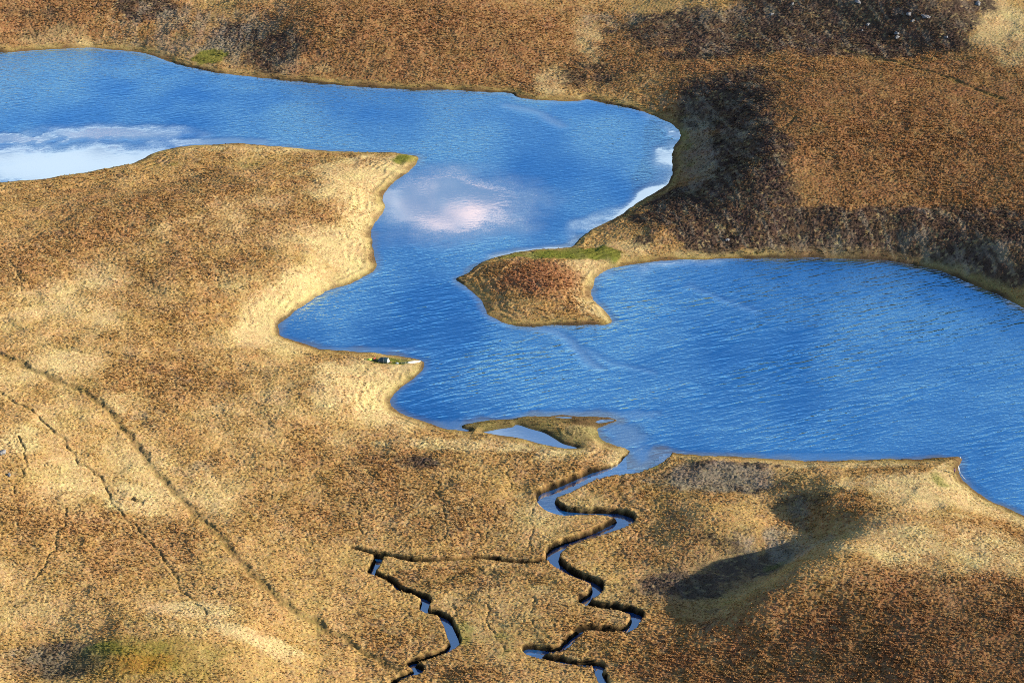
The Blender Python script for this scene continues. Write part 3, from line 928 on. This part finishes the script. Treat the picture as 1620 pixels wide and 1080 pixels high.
fac = t.math('ADD', t.math('MULTIPLY', fr.outputs[0], 8.5), t.math('MULTIPLY', a_calm, 0.30), clamp=True)
ms_ = t.n('ShaderNodeMixShader')
t.put(ms_.inputs[0], fac)
t.t.links.new(body.outputs[0], ms_.inputs[1])
t.t.links.new(gl.outputs[0], ms_.inputs[2])
o = t.n('ShaderNodeOutputMaterial')
t.t.links.new(ms_.outputs[0], o.inputs[0])


def cells(mask):
    return mask[:-1, :-1] | mask[1:, :-1] | mask[:-1, 1:] | mask[1:, 1:]


in_lake = cells(w_sd < 1.2)
in_pond = cells(w_pond < 0.7) & ~in_lake
in_riv = cells(w_riv < 0.9) & ~in_lake & ~in_pond
zero = np.zeros(WX.shape)
calm_p = np.full(WX.shape, 0.97)
for nm, ok, cm, gu in (('loch', in_lake, calm, gust), ('pond', in_pond, calm_p, gust), ('stream', in_riv, np.full(WX.shape, 0.75), gust)):
    ob = grid_mesh(nm, WX, WY, zero, ok, {'calm': cm, 'swell': swell if nm == 'loch' else zero, 'gust': np.clip(gu, 0, 1), 'shallow': shallow if nm == 'loch' else zero})
    ob.data.materials.append(m_wat)
    ob['kind'] = 'structure'


# ----------------------------------------------------------------------------------------------
# things on the shore
# ----------------------------------------------------------------------------------------------
def plain(name, c, rough=0.8, grain=0.25, scale=6.0):
    m, t = material(name)
    tcn = t.n('ShaderNodeTexCoord')
    nz = t.noise(tcn.outputs['Object'], scale, 4.0, 0.6)
    k = t.math('MULTIPLY_ADD', nz, grain * 2, 1 - grain)
    hs = t.n('ShaderNodeHueSaturation')
    hs.inputs['Color'].default_value = (*c, 1)
    t.put(hs.inputs['Value'], k)
    b = t.n('ShaderNodeBsdfPrincipled')
    t.put(b.inputs['Base Color'], hs.outputs[0])
    b.inputs['Roughness'].default_value = rough
    o = t.n('ShaderNodeOutputMaterial')
    t.t.links.new(b.outputs[0], o.inputs[0])
    return m


def link(name, me, mat, parent=None, smooth=True):
    ob = bpy.data.objects.new(name, me)
    COL.objects.link(ob)
    if mat:
        me.materials.append(mat)
    if smooth:
        for p in me.polygons:
            p.use_smooth = True
    if parent:
        ob.parent = parent
    return ob


def empty(name, loc, rz=0.0):
    ob = bpy.data.objects.new(name, None)
    COL.objects.link(ob)
    ob.location = loc
    ob.rotation_euler = (0, 0, rz)
    ob.empty_display_size = 0.3
    return ob


def tag(ob, label, cat, group=None):
    ob['label'] = label
    ob['category'] = cat
    if group:
        ob['group'] = group


def loft(name, rings, close_ends=True):
    """skin a list of equal rings of points"""
    bm = bmesh.new()
    vs = [[bm.verts.new(p) for p in r_] for r_ in rings]
    k = len(vs[0])
    for a, b in zip(vs[:-1], vs[1:]):
        for i in range(k):
            try:
                bm.faces.new((a[i], a[(i + 1) % k], b[(i + 1) % k], b[i]))
            except ValueError:
                pass
    if close_ends:
        bm.faces.new(vs[0][::-1])
        bm.faces.new(vs[-1])
    bmesh.ops.recalc_face_normals(bm, faces=bm.faces)
    me = bpy.data.meshes.new(name)
    bm.to_mesh(me)
    bm.free()
    return me


def tube(name, pts, radii, k=8):
    rings = []
    n_ = len(pts)
    for i, p in enumerate(pts):
        d = (Vector(pts[min(i + 1, n_ - 1)]) - Vector(pts[max(i - 1, 0)])).normalized()
        u = d.cross(Vector((0.1, 0.2, 1)) if abs(d.z) < 0.9 else Vector((1, 0, 0))).normalized()
        v = d.cross(u)
        rr = radii[i] if hasattr(radii, '__len__') else radii
        rings.append([Vector(p) + (u * math.cos(2 * math.pi * q / k) + v * math.sin(2 * math.pi * q / k)) * rr for q in range(k)])
    return loft(name, rings)


def lump(name, size, seed, sub=3, rough=0.25):
    bm = bmesh.new()
    bmesh.ops.create_icosphere(bm, subdivisions=sub, radius=1.0)
    from mathutils import noise as mn
    for v in bm.verts:
        p = v.co.copy()
        q = 1 + rough * (mn.noise(p * 1.3 + Vector((seed, 0, 0))) + 0.5 * mn.noise(p * 3.1 + Vector((0, seed, 0))))
        v.co = Vector((p.x * size[0] * q, p.y * size[1] * q, max(p.z * q, -0.35) * size[2]))
    me = bpy.data.meshes.new(name)
    bm.to_mesh(me)
    bm.free()
    return me


fly_m = plain('tent_nylon', (.012, .035, .045), .55, .15)
pale_m = plain('tent_pale_nylon', (.62, .66, .66), .6, .1)
pole_m = plain('pole_metal', (.25, .25, .26), .4, .05)
cord_m = plain('cord', (.45, .42, .3), .9, .1)

# --- tent ---------------------------------------------------------------------------------------
tx, ty, tz = place(607.2, 571.5)
tx_c, ty_c = tx, ty
tent = empty('tent', (tx, ty, tz - 0.04), math.radians(-8))
tag(tent, 'dark green tent with a pale open end pitched on the grassy point', 'tent')


def arch(x, wdt, hgt, k=14, sag=0.0):
    return [Vector((x + sag * (1 - math.sin(math.pi * i / k)), -wdt * math.cos(math.pi * i / k), hgt * math.sin(math.pi * i / k) ** 0.8)) for i in range(k + 1)]


rings = [arch(-1.75, .22, .12), arch(-1.45, .62, .55), arch(-1.0, .88, .92), arch(-0.5, .98, 1.12), arch(0.1, 1.02, 1.22), arch(0.7, 1.0, 1.18), arch(1.05, .95, 1.08)]
link('flysheet', loft('flysheet', rings, False), fly_m, tent)
er = [arch(1.05, .95, 1.08), arch(1.30, .62, .72), arch(1.62, .18, .10)]
door = link('door_panel', loft('door_panel', er, True), pale_m, tent)
link('zip', tube('zip', [(1.08, 0.02, 1.08), (1.33, 0.02, .73), (1.63, 0.02, .12)], .02, 6), pole_m, door)
for xx in (-1.0, 0.1, 1.05):
    ww, hh = {-1.0: (.9, .94), 0.1: (1.04, 1.24), 1.05: (.97, 1.10)}[xx]
    link('tent_pole', tube('tent_pole', arch(xx, ww, hh), .014, 6), pole_m, tent)
for (ax, ay, bx, by) in ((-1.0, .75, -1.5, 1.6), (-1.0, -.75, -1.5, -1.6), (.9, .8, 1.4, 1.7), (.9, -.8, 1.4, -1.7), (-1.7, 0, -2.5, 0), (1.6, 0, 2.3, 0)):
    g = link('guy_line', tube('guy_line', [(ax, ay, .6 if ay else .1), (bx, by, 0.03)], .006, 5), cord_m, tent)
    link('peg', tube('peg', [(bx, by, -.1), (bx * 1.02, by * 1.02, .06)], .012, 6), pole_m, g)

# --- people -------------------------------------------------------------------------------------
skin_m = plain('skin', (.45, .27, .19), .6, .08)
hair_m = plain('hair', (.035, .022, .015), .7, .2)
red_m = plain('red_fabric', (.55, .035, .03), .75, .12)
purple_m = plain('purple_fabric', (.20, .07, .33), .75, .12)
trouser_m = plain('dark_trousers', (.03, .03, .04), .85, .15)
boot_m = plain('boots', (.04, .025, .018), .8, .1)


def skinned(name, verts, edges, radii, mat, parent, root=0):
    me = bpy.data.meshes.new(name)
    me.from_pydata(verts, edges, [])
    ob = bpy.data.objects.new(name, me)
    COL.objects.link(ob)
    sk = ob.modifiers.new('skin', 'SKIN')
    sk.use_smooth_shade = True
    for i, v in enumerate(me.skin_vertices[0].data):
        rr = radii[i]
        v.radius = rr if hasattr(rr, '__len__') else (rr, rr)
        v.use_root = (i == root)
    sub = ob.modifiers.new('subdivision', 'SUBSURF')
    sub.levels = 1
    sub.render_levels = 1
    dg = bpy.context.evaluated_depsgraph_get()
    me2 = bpy.data.meshes.new_from_object(ob.evaluated_get(dg))
    bpy.data.objects.remove(ob)
    me2.name = name
    return link(name, me2, mat, parent)


def person(loc, rz, J, label, top_m, group=None):
    """J: joint name -> position; builds body, jacket, trousers, boots, hair and face"""
    p = empty('person', loc, rz)
    tag(p, label, 'person')
    names = list(J)
    ix = {k: i for i, k in enumerate(names)}
    R = dict(pelvis=.145, waist=.13, chest=.155, neck=.06, head=.085, crown=.08, shl=.075, shr=.075, ell=.046, elr=.046, wrl=.032, wrr=.032,
             hil=.095, hir=.095, knl=.06, knr=.06, anl=.042, anr=.042, tol=.038, tor=.038, hal=.038, har=.038)
    E = [('pelvis', 'waist'), ('waist', 'chest'), ('chest', 'neck'), ('neck', 'head'), ('head', 'crown')]
    for q in 'lr':
        E += [('chest', 'sh' + q), ('sh' + q, 'el' + q), ('el' + q, 'wr' + q), ('wr' + q, 'ha' + q), ('pelvis', 'hi' + q), ('hi' + q, 'kn' + q), ('kn' + q, 'an' + q), ('an' + q, 'to' + q)]
    V = [Vector(J[k]) for k in names]
    ED = [(ix[a], ix[b]) for a, b in E]
    RR = [R[k] for k in names]
    for q in 'lr':                                            # four fingers and a thumb
        h0, w0 = Vector(J['ha' + q]), Vector(J['wr' + q])
        d = (h0 - w0).normalized()
        u = d.cross(Vector((0, 1, 0.1))).normalized()
        for f, (o_, ln) in enumerate(((-.03, .07), (-.01, .085), (.01, .08), (.03, .06))):
            a = len(V)
            V += [h0 + u * o_ + d * ln * .5, h0 + u * o_ + d * ln * .8 + Vector((0, -.02, 0))]
            RR += [.009, .008]
            ED += [(ix['ha' + q], a), (a, a + 1)]
        a = len(V)
        V += [w0.lerp(h0, .6) + u * -.045, w0.lerp(h0, .6) + u * -.06 + d * .04]
        RR += [.011, .009]
        ED += [(ix['ha' + q], a), (a, a + 1)]
    body = skinned('body', V, ED, RR, skin_m, p, ix['pelvis'])

    def wear(nm, keys, grow, mat):
        ii = {k: i for i, k in enumerate(keys)}
        ed = [(ii[a], ii[b]) for a, b in E if a in ii and b in ii]
        return skinned(nm, [Vector(J[k]) for k in keys], ed, [R[k] + grow for k in keys], mat, p)
    wear('jacket', ['waist', 'chest', 'shl', 'shr', 'ell', 'elr', 'wrl', 'wrr'], .03, top_m)
    wear('trousers', ['pelvis', 'waist', 'hil', 'hir', 'knl', 'knr', 'anl', 'anr'], .024, trouser_m)
    for q in 'lr':
        a, b = Vector(J['an' + q]), Vector(J['to' + q])
        link('boot', tube('boot', [a + Vector((0, 0, .1)), a + Vector((0, 0, -.02)), a.lerp(b, .4) + Vector((0, 0, -.02)), b], [.06, .062, .058, .045], 10), boot_m, p)
    hd = Vector(J['head'])
    hme = lump('hair', (.105, .12, .13), 3.0, 2, .1)
    hr = link('hair', hme, hair_m, p)
    hr.location = Vector(J['crown']) + Vector((0, .015, -.005))
    nose = link('nose', lump('nose', (.016, .022, .022), 1.0, 1, .1), skin_m, p)
    nose.location = hd + Vector((0, -.095, .02))
    for s_ in (-1, 1):
        e_ = link('eye', lump('eye', (.012, .01, .01), 1.0, 1, .0), hair_m, p)
        e_.location = hd + Vector((s_ * .035, -.088, .045))
    return p


stand = dict(pelvis=(0, 0, .95), waist=(0, .01, 1.1), chest=(0, .0, 1.33), neck=(0, .0, 1.52), head=(0, -.015, 1.62), crown=(0, 0, 1.70),
             shl=(.18, 0, 1.42), shr=(-.18, 0, 1.42), ell=(.24, .04, 1.14), elr=(-.24, .04, 1.14), wrl=(.22, -.06, .90), wrr=(-.22, -.06, .90), hal=(.215, -.085, .83), har=(-.215, -.085, .83),
             hil=(.09, 0, .88), hir=(-.09, 0, .88), knl=(.10, -.06, .49), knr=(-.10, .04, .49), anl=(.11, -.02, .09), anr=(-.11, .14, .09), tol=(.12, -.17, .05), tor=(-.12, .0, .05))
ax_, ay_, az_ = place(1509.5, 749.5)
person((ax_, ay_, az_), math.radians(100), stand, 'person in a purple top standing on the shore of the eastern headland', purple_m)
sit = dict(pelvis=(0, 0, .14), waist=(0, .05, .30), chest=(0, .02, .54), neck=(0, -.02, .72), head=(0, -.05, .82), crown=(0, -.03, .90),
           shl=(.18, 0, .63), shr=(-.18, 0, .63), ell=(.25, -.16, .42), elr=(-.25, -.16, .42), wrl=(.13, -.38, .46), wrr=(-.13, -.38, .46), hal=(.08, -.43, .46), har=(-.08, -.43, .46),
           hil=(.10, -.02, .13), hir=(-.10, -.02, .13), knl=(.13, -.42, .45), knr=(-.13, -.42, .45), anl=(.12, -.62, .09), anr=(-.12, -.62, .09), tol=(.13, -.80, .05), tor=(-.13, -.80, .05))
ax_, ay_, az_ = place(592.5, 569.3)
person((ax_, ay_, az_), math.radians(20), sit, 'person in a red jacket sitting on the grass beside the tent', red_m)

# --- gear ---------------------------------------------------------------------------------------
def on_ground(px, py, dz=0.0):
    x, y, z = place(px, py)
    return (x, y, z + dz)


lime_m = plain('lime_fabric', (.36, .55, .07), .7, .2)
ob = link('bundle', lump('bundle', (.72, .38, .34), 5.0, 3, .45), lime_m)
ob.location = on_ground(585, 569, .08)
tag(ob, 'bright lime green bundle lying beside the person in red', 'bundle')

white_m = plain('white_gelcoat', (.80, .80, .76), .35, .05)
kx, ky, kz = place(654.5, 573)
kay = empty('kayak', (kx, ky, kz + .02), math.radians(13))
tag(kay, 'white upturned kayak lying near the tip of the grassy point', 'kayak')
rings = []
for i in range(25):
    u = -1 + 2 * i / 24
    bw_ = .40 * max(0.0, 1 - abs(u) ** 2.1) ** .85 + .012
    hk = .34 * (1 - .35 * u * u) * (1 - abs(u) ** 9) + .015
    zz = .05 * u * u
    rings.append([Vector((u * 1.85, bw_ * math.cos(a_), zz + hk * max(math.sin(a_), -.12) ** 1 if math.sin(a_) > 0 else zz + .10 * math.sin(a_) * (hk / .34))) for a_ in [2 * math.pi * q / 18 for q in range(18)]])
hull = link('hull', loft('hull', rings), white_m, kay)
link('keel', tube('keel', [(u * 1.8, 0, .05 * u * u + .345 * (1 - .35 * u * u) * (1 - abs(u) ** 9)) for u in [-1 + k / 10 for k in range(1, 20)]], .018, 6), plain('keel_strip', (.6, .6, .58), .5, .05), hull)
for sgn in (-1, 1):
    link('grab_handle', tube('grab_handle', [(sgn * 1.80, -.05, .06), (sgn * 1.93, 0, .05), (sgn * 1.80, .05, .06)], .014, 6), trouser_m, kay)

roll_m = plain('dark_green_canvas', (.03, .055, .035), .85, .2)
rx0, ry0, rz0 = place(638.5, 574.5)
roll = empty('canvas_roll', (rx0, ry0, rz0 + .12), math.radians(10))
tag(roll, 'long dark green roll lying between grey bag and white kayak', 'roll')
link('canvas', tube('canvas', [(-.95, 0, 0), (-.9, 0, 0), (-.5, .02, .02), (0, 0, .01), (.5, .02, .03), (.9, 0, 0), (.95, 0, 0)], [.05, .14, .17, .16, .18, .14, .05], 12), roll_m, roll)
for xx in (-.5, .5):
    link('strap', tube('strap', [(xx - .03, .02, .025), (xx + .03, .02, .025)], .19, 14), cord_m, roll)

bag_m = plain('grey_blue_fabric', (.22, .28, .34), .7, .25)
bx_, by_, bz_ = place(628, 575)
bag = empty('gear_bag', (bx_, by_, bz_))
tag(bag, 'small grey-blue bag on the grass between tent and kayak', 'bag')
link('bag_body', lump('bag_body', (.42, .28, .30), 9.0, 3, .25), bag_m, bag).location = (0, 0, .1)
link('bag_handle', tube('bag_handle', [(-.18, 0, .36), (-.1, 0, .46), (.1, 0, .46), (.18, 0, .36)], .018, 6), trouser_m, bag)

bx_, by_, bz_ = place(617.5, 573.2)
sack = empty('stuff_sack', (bx_, by_, bz_))
tag(sack, 'small brown sack on the ground by the pale end of the tent', 'sack')
link('sack_body', lump('sack_body', (.34, .2, .2), 12.0, 3, .25), plain('brown_fabric', (.16, .07, .03), .8, .2), sack).location = (0, 0, .06)
link('drawcord', tube('drawcord', [(.3, 0, .1), (.42, .04, .1), (.46, -.05, .06)], .012, 6), cord_m, sack)

bark_m = plain('weathered_wood', (.045, .033, .028), .9, .3, 12)
sx_, sy_, sz_ = place(592, 575.5)
stick = empty('fallen_branch', (sx_, sy_, sz_ + .05), 0)
tag(stick, 'thin dark branch lying on the slope just below the tent', 'branch')
link('branch', tube('branch', [(-.85, .12, .02), (-.4, .1, .1), (.1, .08, .12), (.5, -.05, .08), (.8, -.32, .02)], [.05, .07, .075, .06, .03], 8), bark_m, stick)
link('twig', tube('twig', [(.1, .08, .12), (.3, .28, .2), (.4, .42, .22)], [.035, .025, .012], 6), bark_m, stick)

# ----------------------------------------------------------------------------------------------
# dry grass and heather tufts: far too many to count, one mass of instances on the moor
# ----------------------------------------------------------------------------------------------
rs = np.random.RandomState(19)
NT_ = 520000
qi = rs.rand(NT_) * (NX - 1.01)
qj = rs.rand(NT_) * (NY - 1.01)
i0, j0 = qi.astype(int), qj.astype(int)
fi, fj = (qi - i0).astype(np.float32), (qj - j0).astype(np.float32)


def bil(f):
    if f.ndim == 3:
        a, b_ = fi[:, None], fj[:, None]
    else:
        a, b_ = fi, fj
    return f[j0, i0] * (1 - a) * (1 - b_) + f[j0, i0 + 1] * a * (1 - b_) + f[j0 + 1, i0] * (1 - a) * b_ + f[j0 + 1, i0 + 1] * a * b_


gx_, gy_, gz_ = bil(X), bil(Y), bil(h)
okp = (bil(shore) > 0.75 + rs.rand(NT_) * (2.6 - 2.2 * bil(turf))) & (bil(bank) > 0.15) & (bil(track) < 0.2) & (gy_ > 386) & (gy_ < 813)
okp &= np.abs(gx_) < 0.2126 * np.sqrt(gy_ ** 2 + CAM_H ** 2) + 6
okp &= ~((np.hypot(gx_ - tx_c, gy_ - ty_c) < 3.5))
okp &= rs.rand(NT_) < np.clip(0.75 + 0.6 * bil(N4) - 0.5 * bil(green), 0.1, 1)
gme = bpy.data.meshes.new('grass')
npt = int(okp.sum())
gme.vertices.add(npt)
gme.vertices.foreach_set('co', np.column_stack([gx_, gy_, gz_ - 0.03])[okp].astype(np.float32).ravel())
ga = gme.attributes.new('cover', 'FLOAT_COLOR', 'POINT')
gc = np.ones((npt, 4), np.float32)
gc[:, :3] = np.clip(bil(C)[okp] * (1.05 + 0.45 * rs.rand(npt))[:, None], 0.012, 0.8)
ga.data.foreach_set('color', gc.ravel())
gs = gme.attributes.new('size', 'FLOAT', 'POINT')
gs.data.foreach_set('value', ((0.45 + 0.8 * rs.rand(npt) ** 2) * (1 + 0.5 * bil(N1)[okp]) * np.clip(0.8 + 0.35 * bil(brown)[okp] - 0.25 * bil(cream)[okp], .5, 1.3)).astype(np.float32))
grass = bpy.data.objects.new('grass', gme)
COL.objects.link(grass)
grass['kind'] = 'stuff'
grass['label'] = 'dry tan grass and brown heather tufts covering the moor'
grass['category'] = 'grass'
tuft_m, t = material('dry_grass')
at = t.n('ShaderNodeAttribute', attribute_name='cover', attribute_type='INSTANCER')
bs = t.n('ShaderNodeBsdfDiffuse')
t.put(bs.inputs['Color'], at.outputs['Color'])
tr = t.n('ShaderNodeBsdfTranslucent')
t.put(tr.inputs['Color'], at.outputs['Color'])
mx = t.n('ShaderNodeMixShader')
mx.inputs[0].default_value = 0.4
t.t.links.new(bs.outputs[0], mx.inputs[1])
t.t.links.new(tr.outputs[0], mx.inputs[2])
o = t.n('ShaderNodeOutputMaterial')
t.t.links.new(mx.outputs[0], o.inputs[0])
tuft_c = bpy.data.collections.new('tufts')
for k in range(4):
    rr = random.Random(40 + k)
    vs_, fs_ = [], []
    for b_ in range(11):
        a_ = rr.uniform(0, 2 * math.pi)
        r0 = rr.uniform(0, .16)
        bx_, by_ = r0 * math.cos(a_), r0 * math.sin(a_)
        ln = rr.uniform(.22, .42)
        ox_, oy_ = math.cos(a_) * rr.uniform(.08, .26) - .08, math.sin(a_) * rr.uniform(.08, .26) - .03
        wv = rr.uniform(.035, .065)
        px_, py_ = -math.sin(a_) * wv, math.cos(a_) * wv
        n0 = len(vs_)
        vs_ += [(bx_ - px_, by_ - py_, -.04), (bx_ + px_, by_ + py_, -.04), (bx_ + ox_ * .45 + px_, by_ + oy_ * .45 + py_, ln * .7), (bx_ + ox_ * .45 - px_, by_ + oy_ * .45 - py_, ln * .7), (bx_ + ox_, by_ + oy_, ln)]
        fs_ += [(n0, n0 + 1, n0 + 2, n0 + 3), (n0 + 3, n0 + 2, n0 + 4)]
    tm = bpy.data.meshes.new('tuft')
    tm.from_pydata(vs_, [], fs_)
    tm.materials.append(tuft_m)
    tuft_c.objects.link(bpy.data.objects.new('tuft', tm))
ng = bpy.data.node_groups.new('scatter_tufts', 'GeometryNodeTree')
ng.interface.new_socket('Geometry', in_out='INPUT', socket_type='NodeSocketGeometry')
ng.interface.new_socket('Geometry', in_out='OUTPUT', socket_type='NodeSocketGeometry')
nn = ng.nodes
gi, go = nn.new('NodeGroupInput'), nn.new('NodeGroupOutput')
ip = nn.new('GeometryNodeInstanceOnPoints')
ci = nn.new('GeometryNodeCollectionInfo')
ci.inputs['Collection'].default_value = tuft_c
ci.inputs['Separate Children'].default_value = True
ci.inputs['Reset Children'].default_value = True
ip.inputs['Pick Instance'].default_value = True
rv = nn.new('FunctionNodeRandomValue')
rv.data_type = 'FLOAT_VECTOR'
rv.inputs[0].default_value = (-.12, -.12, -.9)
rv.inputs[1].default_value = (.12, .12, .9)
na = nn.new('GeometryNodeInputNamedAttribute')
na.data_type = 'FLOAT'
na.inputs[0].default_value = 'size'
L = ng.links.new
L(gi.outputs[0], ip.inputs['Points'])
L(ci.outputs[0], ip.inputs['Instance'])
L(rv.outputs[0], ip.inputs['Rotation'])
L([q for q in na.outputs if q.enabled][0], ip.inputs['Scale'])
L(ip.outputs[0], go.inputs[0])
md = grass.modifiers.new('scatter', 'NODES')
md.node_group = ng

# --- boulders -----------------------------------------------------------------------------------
rock_m, t = material('lichen_rock')
tcn = t.n('ShaderNodeTexCoord')
c1 = t.mix(t.ramp(t.noise(tcn.outputs['Object'], 2.5, 5.0, .65), .35, .65), (.07, .07, .075, 1), (.20, .20, .21, 1))
b = t.n('ShaderNodeBsdfPrincipled')
t.put(b.inputs['Base Color'], c1)
b.inputs['Roughness'].default_value = .9
bp = t.n('ShaderNodeBump')
bp.inputs['Distance'].default_value = .08
t.put(bp.inputs['Height'], t.noise(tcn.outputs['Object'], 6.0, 5.0, .6))
t.put(b.inputs['Normal'], bp.outputs[0])
o = t.n('ShaderNodeOutputMaterial')
t.t.links.new(b.outputs[0], o.inputs[0])
BOULDERS = [
    (1220, 24, 1.1, .8, 'grey boulder alone at the western foot of the dark hillside'),
    (1254, 7, .9, .5, 'grey boulder near the top edge above the lone western boulder'),
    (1357, 4, 1.7, .7, 'longest grey boulder at the top edge of the dark hillside'),
    (1373, 40, 1.0, .8, 'grey boulder in the middle of the dark heather slope'),
    (1364, 49, .55, .45, 'smallest grey boulder low on the dark heather slope'),
    (1418, 54, 1.2, .8, 'upper of two grey boulders low on the dark slope'),
    (1419, 60, 1.0, .7, 'lower of two grey boulders low on the dark slope'),
    (1438, 23, 1.6, .6, 'flat pale boulder left of the brightest rock on the hillside'),
    (1464, 28, 1.8, .9, 'brightest pale boulder high on the lit edge of the hillside'),
    (1444, 34, 1.1, .6, 'pale boulder just below the flat pale boulder'),
    (1547, 6, 1.9, .7, 'pale rock at the top edge in the sunlit grass'),
    (1497, 60, 1.0, .7, 'grey boulder at the right-hand end of the dark slope'),
    (4, 716, 1.3, 1.0, 'pale rock right at the left edge of the moor'),
    (14, 752, .9, .6, 'small rock just below the pale rock at the left edge'),
    (1150, 380, .9, .5, 'pale rock on the grassy neck below the dark heather slope'),
]
for k, (px, py, sx1, sz1, lab) in enumerate(BOULDERS):
    x, y, z = place(px, py)
    ob = link('boulder', lump('boulder', (sx1 * .75, sx1 * .5, sz1 * .75), 3.7 * k + 1, 3, .55), rock_m)
    ob.location = (x, y, z + .1)
    ob.rotation_euler = (0, 0, k * 1.1)
    tag(ob, lab, 'rock', 'boulders scattered on the moor')

# --- foam where the waves lap the headland ----------------------------------------------------------
foam_m = plain('foam', (.62, .62, .60), .6, .1, 3)
rnd = random.Random(5)
fl = to_world(spline([(1519, 723.5), (1516.5, 731), (1516, 738), (1517.5, 745), (1522, 752), (1527, 758)], 14))
bm = bmesh.new()
for i in range(len(fl)):
    fade = 1 if i < 46 else .5
    for k in range(2):
        m4 = Matrix.Translation((fl[i, 0] + rnd.uniform(-.1, .15), fl[i, 1] + rnd.uniform(-.2, .2), 0.02)) @ Matrix.Diagonal((rnd.uniform(.04, .10) * fade, rnd.uniform(.06, .16) * fade, .05, 1))
        bmesh.ops.create_icosphere(bm, subdivisions=1, radius=1.0, matrix=m4)
me = bpy.data.meshes.new('foam')
bm.to_mesh(me)
bm.free()
foam = link('foam', me, foam_m)
foam['kind'] = 'stuff'
foam['label'] = 'white foam line lapping the tip of the eastern headland'
foam['category'] = 'foam'
